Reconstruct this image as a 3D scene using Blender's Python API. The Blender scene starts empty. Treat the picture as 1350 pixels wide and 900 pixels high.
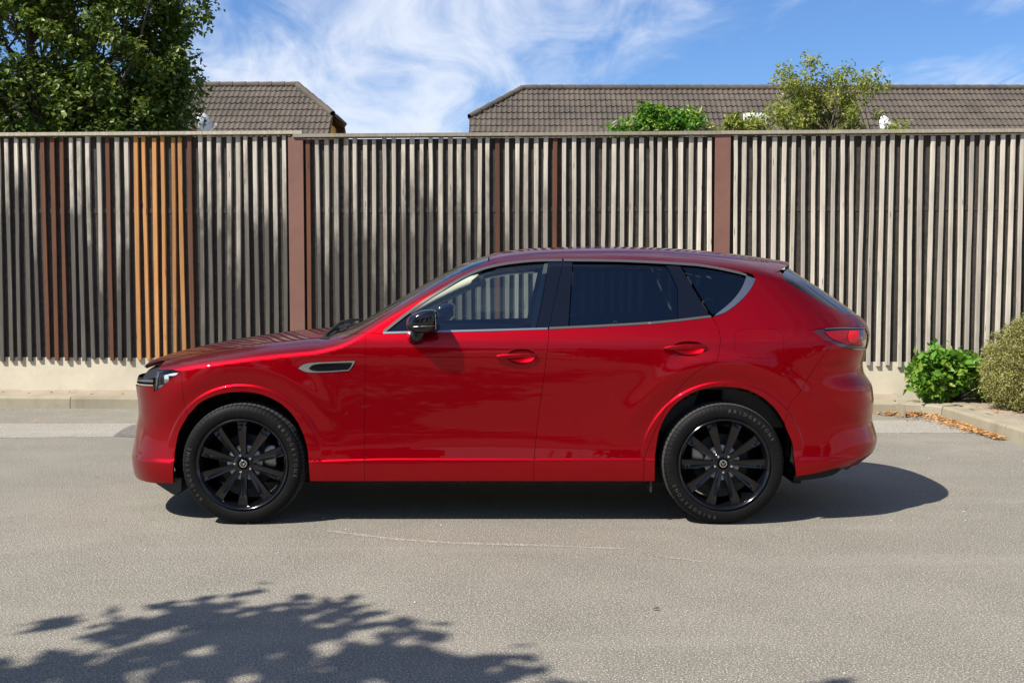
import bpy, bmesh, math, random
import numpy as np
from mathutils import Vector, Matrix
from mathutils.geometry import delaunay_2d_cdt
random.seed(7); RNG = np.random.default_rng(11)
R_ = math.radians
scene = bpy.context.scene
COL = scene.collection

# ------------------------------------------------------------------ camera
FPX, PITCH = 1430.0, 0.0543
CAM = np.array([0.172, -7.333, 1.4437])
cd = bpy.data.cameras.new('camera'); co = bpy.data.objects.new('camera', cd); COL.objects.link(co)
cd.sensor_width = 36; cd.lens = FPX / 1350 * 36; cd.clip_start = .05; cd.clip_end = 3000
co.location = CAM; co.rotation_euler = (math.pi / 2 - PITCH, 0, 0)
scene.camera = co

# ------------------------------------------------------------------ world, sun, exposure
SUN = np.array([0.66, 0.50, -1.0]); SUN = SUN / np.linalg.norm(SUN)       # direction the light travels
SUN_EL = math.asin(-SUN[2]); SUN_AZ = math.atan2(-SUN[0], -SUN[1])
scene.view_settings.view_transform = 'Standard'; scene.view_settings.look = 'None'
scene.view_settings.exposure = 0.88; scene.view_settings.gamma = 1
scene.view_settings.use_curve_mapping = False
wd = bpy.data.worlds.new('World'); scene.world = wd; wd.use_nodes = True
nt = wd.node_tree; nt.nodes.clear()
def wn(t, **k):
    n = nt.nodes.new(t)
    for a, b in k.items(): setattr(n, a, b)
    return n
sky = wn('ShaderNodeTexSky', sky_type='NISHITA', sun_disc=False, sun_elevation=SUN_EL, sun_rotation=SUN_AZ,
         altitude=100, air_density=1.0, dust_density=0.6, ozone_density=3.0)
tc = wn('ShaderNodeTexCoord'); sep = wn('ShaderNodeSeparateXYZ'); nt.links.new(tc.outputs['Generated'], sep.inputs[0])
def wm(op, a, b=None, c=None):
    n = wn('ShaderNodeMath', operation=op)
    for i, v in enumerate((a, b, c)):
        if v is None: continue
        if isinstance(v, (int, float)): n.inputs[i].default_value = v
        else: nt.links.new(v, n.inputs[i])
    return n.outputs[0]
zc_ = wm('ADD', wm('MAXIMUM', sep.outputs[2], 0.0), 0.16)
cx_ = wm('DIVIDE', sep.outputs[0], zc_); cy_ = wm('DIVIDE', sep.outputs[1], zc_)
comb = wn('ShaderNodeCombineXYZ'); nt.links.new(cx_, comb.inputs[0]); nt.links.new(cy_, comb.inputs[1])
def wnoise(scale, detail, rough, dist, loc, scl=(1, 1, 1), rz=0.0):
    mp = wn('ShaderNodeMapping'); mp.inputs['Location'].default_value = loc; mp.inputs['Scale'].default_value = scl
    mp.inputs['Rotation'].default_value = (0, 0, rz)
    nt.links.new(comb.outputs[0], mp.inputs[0])
    n = wn('ShaderNodeTexNoise'); nt.links.new(mp.outputs[0], n.inputs['Vector'])
    n.inputs['Scale'].default_value = scale; n.inputs['Detail'].default_value = detail
    n.inputs['Roughness'].default_value = rough; n.inputs['Distortion'].default_value = dist
    return n.outputs[0]
n1 = wnoise(0.9, 6, .58, .7, (3.1, 1.7, 0), (1.0, .75, 1), .5)
n2 = wnoise(3.4, 5, .62, 1.1, (7.7, 2.2, 0), (1.3, .5, 1), -.6)
mixn = wm('ADD', wm('MULTIPLY', n1, .66), wm('MULTIPLY', n2, .34))
mixn = wm('ADD', mixn, wm('MULTIPLY', wm('MAXIMUM', wm('SUBTRACT', .20, wm('MAXIMUM', sep.outputs[2], 0.0)), 0.0), .75))      # thin cloud stacks up along low sight lines
ramp = wn('ShaderNodeMapRange', interpolation_type='SMOOTHSTEP'); nt.links.new(mixn, ramp.inputs[0])
ramp.inputs[1].default_value = .43; ramp.inputs[2].default_value = .68; ramp.inputs[3].default_value = 0; ramp.inputs[4].default_value = .92
mx = wn('ShaderNodeMix', data_type='RGBA'); nt.links.new(ramp.outputs[0], mx.inputs[0])
tint = wn('ShaderNodeMix', data_type='RGBA', blend_type='MULTIPLY'); tint.inputs[0].default_value = 1
nt.links.new(sky.outputs[0], tint.inputs[6]); tint.inputs[7].default_value = (.56, .75, 1.0, 1)
nt.links.new(tint.outputs[2], mx.inputs[6]); mx.inputs[7].default_value = (5.7, 6.1, 6.9, 1)
bg = wn('ShaderNodeBackground'); nt.links.new(mx.outputs[2], bg.inputs[0]); bg.inputs[1].default_value = .082
out = wn('ShaderNodeOutputWorld'); nt.links.new(bg.outputs[0], out.inputs[0])

sl = bpy.data.lights.new('sun', 'SUN'); so = bpy.data.objects.new('sun', sl); COL.objects.link(so)
sl.energy = 4.4; sl.angle = R_(.53); sl.color = (1, .945, .86)
so.rotation_euler = Vector(SUN).to_track_quat('-Z', 'Y').to_euler(); so.location = (-20, -20, 30)

# ------------------------------------------------------------------ helpers
FW = np.array([0, math.cos(PITCH), -math.sin(PITCH)]); RT = np.array([1., 0, 0]); UP = np.cross(RT, FW)
def project(P):
    d = np.asarray(P, float) - CAM; w = d @ FW
    return np.stack([675 + FPX * (d @ RT) / w, 450 - FPX * (d @ UP) / w], -1)
def at(px, py, y=None, z=None):                       # pixel of the photograph -> point on a plane of the place
    d = FW + RT * (px - 675) / FPX - UP * (py - 450) / FPX
    t = (y - CAM[1]) / d[1] if y is not None else (z - CAM[2]) / d[2]
    return CAM + d * t
def smooth(a, b, x):
    t = np.clip((x - a) / (b - a), 0, 1); return t * t * (3 - 2 * t)
def tag(o, label=None, cat=None, group=None, kind=None):
    if label: o['label'] = label
    if cat: o['category'] = cat
    if group: o['group'] = group
    if kind: o['kind'] = kind
    return o
def empty(name, loc=(0, 0, 0)):
    o = bpy.data.objects.new(name, None); COL.objects.link(o); o.location = loc; o.empty_display_size = .2; return o
def link(name, me, parent=None, loc=None):
    o = bpy.data.objects.new(name, me); COL.objects.link(o)
    if parent: o.parent = parent
    if loc is not None: o.location = loc
    return o
def mesh(name, V, F, mat=None, parent=None, shade=True, normals=None, loc=None, angle=None):
    me = bpy.data.meshes.new(name)
    me.from_pydata([tuple(map(float, v)) for v in V], [], [tuple(map(int, f)) for f in F]); me.update()
    if mat: me.materials.append(mat)
    if shade: me.polygons.foreach_set('use_smooth', [True] * len(me.polygons))
    if normals is not None: me.normals_split_custom_set_from_vertices([tuple(map(float, n)) for n in normals])
    elif angle is not None: me.set_sharp_from_angle(angle=R_(angle))
    return link(name, me, parent, loc)
class MB:                                             # gathers shapes into one mesh
    def __init__(s): s.v = []; s.f = []
    def add(s, V, F):
        n = len(s.v); s.v += [tuple(map(float, p)) for p in V]; s.f += [tuple(int(i) + n for i in f) for f in F]; return s
    def box(s, a, b, bev=0.0):
        (x0, y0, z0), (x1, y1, z1) = a, b
        if bev <= 0:
            V = [(x, y, z) for z in (z0, z1) for y in (y0, y1) for x in (x0, x1)]
            return s.add(V, [(0, 2, 3, 1), (4, 5, 7, 6), (0, 1, 5, 4), (2, 6, 7, 3), (0, 4, 6, 2), (1, 3, 7, 5)])
        bm = bmesh.new(); bmesh.ops.create_cube(bm, size=1)
        for v in bm.verts: v.co = Vector(((x0 + x1) / 2 + v.co.x * (x1 - x0), (y0 + y1) / 2 + v.co.y * (y1 - y0), (z0 + z1) / 2 + v.co.z * (z1 - z0)))
        bmesh.ops.bevel(bm, geom=bm.edges[:], offset=bev, segments=2, affect='EDGES', profile=.5)
        bm.verts.index_update(); s.add([v.co for v in bm.verts], [[v.index for v in f.verts] for f in bm.faces]); bm.free(); return s
    def tube(s, P, rad, n=8, caps=True):
        P = [np.asarray(p, float) for p in P]; rad = [rad] * len(P) if np.isscalar(rad) else rad
        V = []; prev = None
        for i, p in enumerate(P):
            t = P[min(i + 1, len(P) - 1)] - P[max(i - 1, 0)]; t = t / (np.linalg.norm(t) + 1e-12)
            a = prev if prev is not None else (np.array([0, 0, 1.]) if abs(t[2]) < .9 else np.array([1., 0, 0]))
            a = a - t * (a @ t); a /= np.linalg.norm(a) + 1e-12; prev = a; b = np.cross(t, a)
            for k in range(n):
                th = 2 * math.pi * k / n; V.append(p + rad[i] * (a * math.cos(th) + b * math.sin(th)))
        F = [(i * n + k, i * n + (k + 1) % n, (i + 1) * n + (k + 1) % n, (i + 1) * n + k) for i in range(len(P) - 1) for k in range(n)]
        if caps: F += [tuple(range(n))[::-1], tuple((len(P) - 1) * n + k for k in range(n))]
        return s.add(V, F)
    def lathe(s, prof, n=48, axis='y', c=(0, 0, 0), close=False):   # prof: (along axis, radius)
        V = []; m = len(prof)
        for k in range(n):
            th = 2 * math.pi * k / n; ct, st = math.cos(th), math.sin(th)
            for a, r in prof:
                V.append({'y': (c[0] + r * ct, c[1] + a, c[2] + r * st), 'z': (c[0] + r * ct, c[1] + r * st, c[2] + a),
                          'x': (c[0] + a, c[1] + r * ct, c[2] + r * st)}[axis])
        F = []
        for k in range(n):
            k2 = (k + 1) % n
            for j in range(m if close else m - 1):
                j2 = (j + 1) % m; F.append((k * m + j, k * m + j2, k2 * m + j2, k2 * m + j))
        return s.add(V, F)
    def prism(s, poly, axis_fn, d0, d1):             # poly of 2-D points, axis_fn(p,d)->xyz
        n = len(poly); V = [axis_fn(p, d0) for p in poly] + [axis_fn(p, d1) for p in poly]
        return s.add(V, [tuple(range(n))[::-1], tuple(range(n, 2 * n))] + [(i, (i + 1) % n, n + (i + 1) % n, n + i) for i in range(n)])
    def build(s, name, mat, parent=None, shade=False, angle=None, loc=None):
        o = mesh(name, s.v, s.f, mat, parent, shade or angle is not None, loc=loc, angle=angle)
        bm = bmesh.new(); bm.from_mesh(o.data); bmesh.ops.recalc_face_normals(bm, faces=bm.faces[:]); bm.to_mesh(o.data); bm.free()
        if angle is not None: o.data.set_sharp_from_angle(angle=R_(angle))
        return o

# ------------------------------------------------------------------ materials
def mat(name, col=(.5, .5, .5), rough=.5, metal=0., coat=0., spec=.5, bump=None, var=None, coat_rough=.03):
    m = bpy.data.materials.new(name); m.use_nodes = True; t = m.node_tree; b = t.nodes['Principled BSDF']
    b.inputs['Base Color'].default_value = (*col, 1); b.inputs['Roughness'].default_value = rough
    b.inputs['Metallic'].default_value = metal; b.inputs['Coat Weight'].default_value = coat
    b.inputs['Coat Roughness'].default_value = coat_rough; b.inputs['Specular IOR Level'].default_value = spec
    tcn = t.nodes.new('ShaderNodeTexCoord')
    def noise(sc, det=4, ro=.6, vec=None, scl=None):
        n = t.nodes.new('ShaderNodeTexNoise'); n.inputs['Scale'].default_value = sc; n.inputs['Detail'].default_value = det; n.inputs['Roughness'].default_value = ro
        src = vec or tcn.outputs['Object']
        if scl:
            mp = t.nodes.new('ShaderNodeMapping'); mp.inputs['Scale'].default_value = scl; t.links.new(src, mp.inputs[0]); src = mp.outputs[0]
        t.links.new(src, n.inputs['Vector']); return n.outputs[0]
    if bump:
        bn = t.nodes.new('ShaderNodeBump'); bn.inputs['Strength'].default_value = bump[1]; bn.inputs['Distance'].default_value = bump[2] if len(bump) > 2 else .01
        t.links.new(noise(bump[0]), bn.inputs['Height']); t.links.new(bn.outputs[0], b.inputs['Normal'])
    if var:                                          # (scale, other colour, lo, hi)
        r = t.nodes.new('ShaderNodeMapRange'); t.links.new(noise(var[0], 5, .65), r.inputs[0]); r.inputs[1].default_value = var[2]; r.inputs[2].default_value = var[3]
        x = t.nodes.new('ShaderNodeMix'); x.data_type = 'RGBA'; t.links.new(r.outputs[0], x.inputs[0])
        x.inputs[6].default_value = (*col, 1); x.inputs[7].default_value = (*var[1], 1); t.links.new(x.outputs[2], b.inputs['Base Color'])
    m['noise'] = 0
    return m
class NT:                                            # small node-graph helper
    def __init__(s, name):
        s.m = bpy.data.materials.new(name); s.m.use_nodes = True; s.t = s.m.node_tree; s.b = s.t.nodes['Principled BSDF']
        s.tc = s.t.nodes.new('ShaderNodeTexCoord'); s.geo = s.t.nodes.new('ShaderNodeNewGeometry'); s.pos = s.geo.outputs['Position']
    def lk(s, a, i):
        if isinstance(a, (int, float)): i.default_value = a
        elif isinstance(a, tuple): i.default_value = (*a, 1) if len(a) == 3 and i.type == 'RGBA' else a
        else: s.t.links.new(a, i)
    def node(s, t, **k):
        n = s.t.nodes.new(t)
        for a, b in k.items(): setattr(n, a, b)
        return n
    def noise(s, sc, det=4, ro=.6, scl=(1, 1, 1), vec=None, dist=0, loc=(0, 0, 0)):
        mp = s.node('ShaderNodeMapping'); s.lk(vec or s.pos, mp.inputs[0]); mp.inputs['Scale'].default_value = scl
        if isinstance(loc, tuple): mp.inputs['Location'].default_value = loc
        else: s.lk(loc, mp.inputs['Location'])
        n = s.node('ShaderNodeTexNoise'); s.t.links.new(mp.outputs[0], n.inputs['Vector']); n.inputs['Scale'].default_value = sc
        n.inputs['Detail'].default_value = det; n.inputs['Roughness'].default_value = ro; n.inputs['Distortion'].default_value = dist; return n.outputs[0]
    def vor(s, sc, scl=(1, 1, 1), feature='F1', out='Distance'):
        mp = s.node('ShaderNodeMapping'); s.lk(s.pos, mp.inputs[0]); mp.inputs['Scale'].default_value = scl
        n = s.node('ShaderNodeTexVoronoi', feature=feature); s.t.links.new(mp.outputs[0], n.inputs['Vector']); n.inputs['Scale'].default_value = sc; return n.outputs[out]
    def rng(s, v, a, b, c=0., d=1.):
        n = s.node('ShaderNodeMapRange'); s.lk(v, n.inputs[0])
        for i, q in enumerate((a, b, c, d)): s.lk(q, n.inputs[i + 1])
        return n.outputs[0]
    def math(s, op, a, b=0., c=0.):
        n = s.node('ShaderNodeMath', operation=op)
        for i, q in enumerate((a, b, c)): s.lk(q, n.inputs[i])
        return n.outputs[0]
    def mix(s, f, a, b, mode='MIX'):
        n = s.node('ShaderNodeMix', data_type='RGBA', blend_type=mode); s.lk(f, n.inputs[0]); s.lk(a, n.inputs[6]); s.lk(b, n.inputs[7]); return n.outputs[2]
    def bump(s, h, st, dist):
        n = s.node('ShaderNodeBump'); n.inputs['Strength'].default_value = st; n.inputs['Distance'].default_value = dist; s.lk(h, n.inputs['Height']); s.t.links.new(n.outputs[0], s.b.inputs['Normal'])
    def col(s, c): s.lk(c, s.b.inputs['Base Color'])
    def rough(s, r): s.lk(r, s.b.inputs['Roughness'])

def asphalt_mat(name, base, dark):
    g = NT(name)
    big = g.noise(.35, 4, .6); med = g.noise(2.6, 5, .6); fine = g.noise(92, 3, .75); agg = g.vor(150)
    c = g.mix(g.rng(big, .38, .62), base, tuple(b * .74 for b in base))
    c = g.mix(g.rng(med, .42, .70, 0, .6), c, dark)
    spk = g.noise(130, 1, .5, loc=(3, 1, 2))
    c = g.mix(g.rng(fine, .42, .62, 0, .85), c, tuple(b * .38 for b in base))
    c = g.mix(g.rng(spk, .56, .70, 0, .85), c, tuple(min(1, b * 2.1) for b in base))
    long = g.noise(1.0, 5, .6, scl=(.18, 2.2, 1)); c = g.mix(g.rng(long, .52, .72, 0, .3), c, tuple(b * 1.18 for b in base))
    spot = g.noise(5.5, 3, .5, loc=(9, 4, 0)); c = g.mix(g.rng(spot, .70, .78, 0, .28), c, tuple(b * .4 for b in base))
    g.col(c); g.rough(.92); g.bump(g.math('ADD', g.math('MULTIPLY', fine, .7), g.math('MULTIPLY', agg, .5)), .8, .008); return g.m
M_ASPH = asphalt_mat('asphalt', (.252, .230, .184), (.160, .147, .120))
M_ASPH_L = asphalt_mat('asphalt_light', (.33, .305, .255), (.25, .23, .19))
M_ASPH_D = asphalt_mat('asphalt_dark', (.17, .157, .138), (.11, .10, .09))
def concrete_mat(name, base, stain, streak=.5):
    g = NT(name); a = g.noise(1.4, 6, .62); b = g.noise(9, 5, .6); v = g.noise(2.2, 4, .6, scl=(1, 1, .12)); f = g.noise(120, 2, .6)
    c = g.mix(g.rng(a, .35, .7), base, tuple(q * .8 for q in base)); c = g.mix(g.rng(v, .5, .75, 0, streak), c, stain); c = g.mix(g.rng(b, .5, .8, 0, .35), c, stain)
    c = g.mix(g.rng(f, .5, .75, 0, .25), c, tuple(q * .6 for q in base)); g.col(c); g.rough(.9); g.bump(g.math('ADD', f, g.math('MULTIPLY', b, 1.5)), .35, .006); return g.m
M_WALL = concrete_mat('wall_concrete', (.62, .555, .415), (.46, .405, .295), .45)
M_KERB = concrete_mat('kerb_concrete', (.30, .265, .185), (.17, .145, .095), .7)
M_SOIL = concrete_mat('soil', (.30, .245, .18), (.18, .14, .09))
def slat_mat(name, light, dark, stain):
    g = NT(name); oi = g.node('ShaderNodeObjectInfo'); rnd = oi.outputs['Random']
    sepn = g.node('ShaderNodeSeparateXYZ'); g.lk(g.pos, sepn.inputs[0]); X, Z = sepn.outputs[0], sepn.outputs[2]
    cmb = g.node('ShaderNodeCombineXYZ'); g.lk(g.math('MULTIPLY', rnd, 37.), cmb.inputs[0]); g.lk(g.math('MULTIPLY', rnd, 91.), cmb.inputs[2])
    grain = g.noise(38, 5, .65, scl=(1, 1, .035), loc=cmb.outputs[0]); blot = g.noise(4.5, 4, .65, scl=(1, 1, .3), loc=cmb.outputs[0])
    c = g.mix(g.rng(grain, .35, .75), light, tuple(q * .62 for q in light))
    c = g.mix(g.rng(blot, .45, .75, 0, .5), c, dark)
    if stain:                                        # old, blackened wood: rises unevenly from the foot of the fence on its older bays
        age = g.rng(X, 2.0, -.4, 0., 1.); hgt = g.math('ADD', g.math('ADD', 1.62, g.math('MULTIPLY', rnd, .9)), g.math('MULTIPLY', g.math('SUBTRACT', blot, .5), 2.2))
        k = g.math('MULTIPLY', g.rng(g.math('SUBTRACT', Z, hgt), .62, -.25), age)
        k = g.math('MULTIPLY', k, g.rng(grain, .78, .5, .6, 1.))
        c = g.mix(k, c, g.mix(g.rng(grain, .4, .7), (.085, .074, .060), (.028, .024, .021)))
    tone = g.rng(rnd, 0., 1., .70, 1.15); hs = g.node('ShaderNodeHueSaturation'); g.lk(tone, hs.inputs['Value']); g.lk(c, hs.inputs['Color'])
    knot = g.vor(2.2, (9, 9, 1)); c = g.mix(g.rng(knot, .13, .05, 0, .9), hs.outputs[0], tuple(q * .35 for q in dark))
    g.col(c); g.rough(.82); g.bump(grain, .5, .004); return g.m
M_SLAT = slat_mat('weathered_wood', (.58, .52, .42), (.22, .185, .14), True)
M_SLAT_B = slat_mat('red_brown_wood', (.125, .044, .017), (.05, .020, .010), False)
M_SLAT_O = slat_mat('fresh_wood', (.52, .245, .075), (.36, .15, .05), False)
M_CAP = slat_mat('rail_wood', (.40, .355, .27), (.24, .21, .16), False)
M_BACK = mat('backing_board', (.050, .041, .032), .95, var=(14, (.028, .023, .018), .4, .65), bump=(60, .4))
M_POST = mat('brown_post', (.185, .085, .058), .6, var=(3, (.15, .068, .048), .4, .7), bump=(30, .1))
def paint_mat():
    g = NT('red_paint'); b = g.b; b.inputs['Metallic'].default_value = .92; b.inputs['Roughness'].default_value = .42; b.inputs['Specular IOR Level'].default_value = .05
    b.inputs['Coat Weight'].default_value = .68; b.inputs['Coat Roughness'].default_value = .012; b.inputs['Coat IOR'].default_value = 1.40
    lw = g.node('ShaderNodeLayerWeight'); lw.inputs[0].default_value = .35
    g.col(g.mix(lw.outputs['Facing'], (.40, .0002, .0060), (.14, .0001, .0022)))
    return g.m
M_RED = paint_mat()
M_GLOSS = mat('gloss_black', (.004, .004, .006), .10, coat=.6, spec=.3)
M_BLACK = mat('matt_black', (.010, .010, .010), .7, spec=.25)
M_TRIM = mat('satin_black_trim', (.022, .022, .024), .4)
M_CHROME = mat('chrome', (.82, .82, .80), .12, metal=1)
M_STEEL = mat('satin_chrome', (.30, .30, .30), .34, metal=1)
M_GREYTRIM = mat('grey_trim', (.075, .072, .07), .42, metal=.3)
M_TYRE = mat('tyre_rubber', (.0045, .0045, .0045), .6, spec=.14, var=(12, (.008, .0075, .007), .45, .7), bump=(160, .12, .003))
M_TREAD = mat('tyre_tread', (.034, .033, .032), .8, bump=(120, .2, .003))
M_LETTER = mat('tyre_lettering', (.036, .036, .035), .5)
M_RIM = mat('rim_black', (.003, .003, .004), .14, coat=.5, spec=.3)
M_ROTOR = mat('brake_rotor', (.035, .034, .034), .5, metal=.6)
M_DISC = mat('brake_disc', (.42, .41, .40), .38, metal=.7)
M_CREAM = mat('cream_trim', (.62, .60, .50), .8)
M_SEAT = mat('dark_leather', (.055, .05, .047), .55)
M_DASH = mat('dashboard', (.09, .088, .085), .6)
M_LAMPIN = mat('lamp_reflector', (.85, .87, .9), .25, metal=.4)
M_LAMPRED = mat('lamp_red', (.22, .002, .004), .3, coat=.5, spec=.2)
M_LAMPRED2 = mat('lamp_bright_red', (.62, .004, .005), .4, coat=.4, spec=.2)
M_LAMPDARK = mat('lamp_dark', (.05, .004, .006), .1, coat=1)
def glass_mat(name, tr, ior=1.5, gloss=(1, 1, 1)):
    m = bpy.data.materials.new(name); m.use_nodes = True; t = m.node_tree; t.nodes.clear()
    o = t.nodes.new('ShaderNodeOutputMaterial'); mxs = t.nodes.new('ShaderNodeMixShader'); f = t.nodes.new('ShaderNodeFresnel'); f.inputs[0].default_value = ior
    tr_ = t.nodes.new('ShaderNodeBsdfTransparent'); tr_.inputs[0].default_value = (*tr, 1); gl = t.nodes.new('ShaderNodeBsdfGlossy'); gl.inputs['Roughness'].default_value = .005
    gl.inputs[0].default_value = (*gloss, 1)
    t.links.new(f.outputs[0], mxs.inputs[0]); t.links.new(tr_.outputs[0], mxs.inputs[1]); t.links.new(gl.outputs[0], mxs.inputs[2]); t.links.new(mxs.outputs[0], o.inputs[0]); return m
M_GLASS = glass_mat('clear_glass', (.84, .94, .90), 1.8)
M_GLASS_D = glass_mat('privacy_glass', (.07, .08, .088), 1.7)
M_LENS = glass_mat('lamp_lens', (.93, .95, .97), 1.5)
def tile_mat():
    g = NT('roof_tiles'); a = g.noise(1.1, 5, .6); v = g.vor(3.1, (1, .7, 1), out='Color'); f = g.noise(25, 4, .6)
    c = g.mix(g.rng(a, .38, .62), (.092, .072, .054), (.055, .044, .034)); c = g.mix(.22, c, g.mix(v, (.05, .04, .031), (.115, .09, .068))); c = g.mix(g.rng(f, .5, .8, 0, .4), c, (.12, .105, .08))
    g.col(c); g.rough(.85); return g.m
M_TILE = tile_mat()
M_YELLOW = mat('yellow_render', (.62, .40, .12), .9, var=(3, (.55, .35, .10), .4, .7))
M_WHITE = mat('white_paint', (.75, .75, .74), .5)
M_GREY = mat('grey_plastic', (.38, .40, .40), .5)
M_BARK = mat('bark', (.11, .085, .06), .9, bump=(25, .6, .02), var=(9, (.06, .045, .032), .4, .7))
def leaf_mat(name, a, b, c, trans=.35):
    g = NT(name); at_ = g.node('ShaderNodeAttribute', attribute_name='tint'); r = at_.outputs['Fac']
    cr = g.node('ShaderNodeValToRGB'); cr.color_ramp.elements[0].color = (*a, 1); cr.color_ramp.elements[1].color = (*c, 1); e = cr.color_ramp.elements.new(.55); e.color = (*b, 1)
    g.lk(r, cr.inputs[0]); g.col(cr.outputs[0]); g.rough(.42); g.b.inputs['Specular IOR Level'].default_value = .45
    tl = g.node('ShaderNodeBsdfTranslucent'); g.lk(cr.outputs[0], tl.inputs[0]); ms = g.node('ShaderNodeMixShader'); ms.inputs[0].default_value = trans
    g.t.links.new(g.b.outputs[0], ms.inputs[1]); g.t.links.new(tl.outputs[0], ms.inputs[2]); g.t.links.new(ms.outputs[0], g.t.nodes['Material Output'].inputs[0]); return g.m
M_LEAF_DK = leaf_mat('maple_leaves', (.050, .090, .013), (.105, .165, .022), (.25, .28, .05))
M_LEAF_YG = leaf_mat('airy_leaves', (.16, .20, .025), (.28, .32, .05), (.42, .40, .10), .45)
M_LEAF_BR = leaf_mat('bright_leaves', (.07, .19, .015), (.12, .29, .025), (.30, .36, .05), .4)
M_LEAF_OL = leaf_mat('olive_leaves', (.20, .20, .05), (.30, .29, .085), (.40, .37, .14), .35)
M_LEAF_DEAD = leaf_mat('dead_leaves', (.30, .12, .035), (.48, .24, .08), (.62, .40, .17), .15)
M_GRASS = mat('lawn', (.06, .09, .025), .95, var=(1.5, (.10, .11, .04), .4, .7))

# ------------------------------------------------------------------ ground
def sheet(name, poly, z, m, parent=None, kind='structure'):
    o = mesh(name, [(x, y, z) for x, y in poly], [tuple(range(len(poly)))], m, parent, False)
    if kind: o['kind'] = kind
    return o
FY = lambda x: 5.45 - .050 * (x + 5.0)              # front of the wall under the fence
KY = lambda x: 5.07 - .062 * (x + 5.2)              # foot of the kerb
sheet('ground', [(-900, -900), (900, -900), (900, 900), (-900, 900)], -.02, M_GRASS)
road = sheet('road', [(-60, -60), (60, -60), (60, KY(60) + .1), (-60, KY(-60) + .1)], 0, M_ASPH)
def ragged(p0, p1, n, amp):
    return [(p0[0] + (p1[0] - p0[0]) * i / n + random.uniform(-amp, amp), p0[1] + (p1[1] - p0[1]) * i / n + random.uniform(-amp, amp)) for i in range(n + 1)]
sheet('gutter_strip', ragged((-14, 2.75), (-4.6, 2.72), 60, .03) + ragged((-4.6, 2.72), (4.9, 3.05), 90, .028) + ragged((4.9, 4.0), (-4.6, 3.72), 40, .01) + ragged((-4.6, 3.72), (-14, 3.9), 30, .02), .002, M_ASPH_L, road, 'structure')
tri = [at(*p, z=.008)[:2] for p in ((149, 574), (160, 566), (172, 560), (185, 556.5), (240, 556), (240, 575), (190, 575.5))]
sheet('dark_patch', tri, .004, M_ASPH_D, road)  # small area of darker tone laid over the road
def stripe(name, pts, w, z, m):
    V = []; F = []
    for i, p in enumerate(pts):
        a = at(*p, z=z); ww = w * random.uniform(.4, 1.1) * (0.25 if i in (0, len(pts) - 1) else 1); V += [(a[0], a[1] - ww, z), (a[0], a[1] + ww, z)]
        if i: F.append((2 * i - 2, 2 * i, 2 * i + 1, 2 * i - 1))
    o = mesh(name, V, F, m, road, False); o['kind'] = 'structure'
def dens(pts, n, j=.4):
    o = []
    for (a, b), (c, d) in zip(pts[:-1], pts[1:]):
        for i in range(n): o.append((a + (c - a) * i / n + random.uniform(-j, j), b + (d - b) * i / n + random.uniform(-j, j) * .5))
    return o + [pts[-1]]
M_SCUFF = asphalt_mat('chalk_scuff', (.325, .30, .255), (.25, .232, .196))
stripe('scuff_line', dens([(425, 698), (520, 710), (600, 715.5), (700, 718), (830, 723)], 8), .026, .0015, M_SCUFF)
stripe('scuff_line', dens([(845, 729), (935, 741)], 8), .016, .0015, M_SCUFF)
stripe('crack', dens([(412, 700), (390, 727), (370, 741), (350, 765), (338, 776)], 5, 1.2), .004, .0015, mat('crack_dark', (.06, .055, .05), .95))

# kerb stones (a real step) and planting bed
kerb = tag(empty('kerb', (0, KY(0), 0)), kind='structure')
def kerb_stone(p, q, h=.13, d=.27):
    p, q = np.array(p), np.array(q); t = (q - p) / np.linalg.norm(q - p); n = np.array([-t[1], t[0]]); g = .004
    a, b = p + t * g, q - t * g; prof = [(0, -.05), (.012, h - .022), (.022, h - .006), (.04, h), (d, h + .008), (d, -.05)]
    V = [(*(e + n * o), z) for e in (a, b) for o, z in prof]; k = len(prof); V = [(x, y - KY(0), z) for x, y, z in V]
    F = [(i, (i + 1) % k, k + (i + 1) % k, k + i) for i in range(k)] + [tuple(range(k))[::-1], tuple(range(k, 2 * k))]
    m = MB(); m.add(V, F); m.build('kerb_stone', M_KERB, kerb)
x = -4.90 - 1.55 * 6
CORNER = (4.72, KY(4.72))
while x < CORNER[0] - 1.6:
    kerb_stone((x, KY(x)), (x + 1.55, KY(x + 1.55))); x += 1.55
kerb_stone((x, KY(x)), (CORNER[0] - .35, KY(CORNER[0] - .35)))
arc = [(CORNER[0] - .35, KY(CORNER[0] - .35)), (CORNER[0] - .1, KY(CORNER[0]) - .06), (CORNER[0] + .02, KY(CORNER[0]) - .3)]
kerb_stone(arc[0], arc[1]); kerb_stone(arc[1], arc[2])
yk = arc[2][1]
for i in range(5): kerb_stone((CORNER[0] + .02 - .012 * i, yk), (CORNER[0] + .02 - .012 * (i + 1), yk - 1.5)); yk -= 1.5
# verge strip of dirt behind the kerb, soil bed at the right
V = []; F = []
for i, xx in enumerate(np.linspace(-15, CORNER[0] - .2, 120)):
    V += [(xx, KY(xx) + .262, .128 + random.uniform(0, .006)), (xx, (KY(xx) + .26 + FY(xx)) / 2, .15 + random.uniform(-.008, .015)), (xx, FY(xx) + .02, .185 + random.uniform(-.015, .01))]
    if i: a = 3 * i; F += [(a - 3, a, a + 1, a - 2), (a - 2, a + 1, a + 2, a - 1)]
tag(mesh('dirt_verge', V, F, M_SOIL), kind='structure')
nx, ny = 40, 60; V = []; F = []
for i in range(nx + 1):
    for j in range(ny + 1):
        xx = CORNER[0] - .05 + (7 * i / nx); yy = -3.5 + (FY(5) + .05 + 3.5) * j / ny
        if xx < CORNER[0] + .2: xx = CORNER[0] + .2
        V.append((xx, yy, .125 + random.uniform(-.012, .02) + .03 * min(1, i / 8)))
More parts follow.
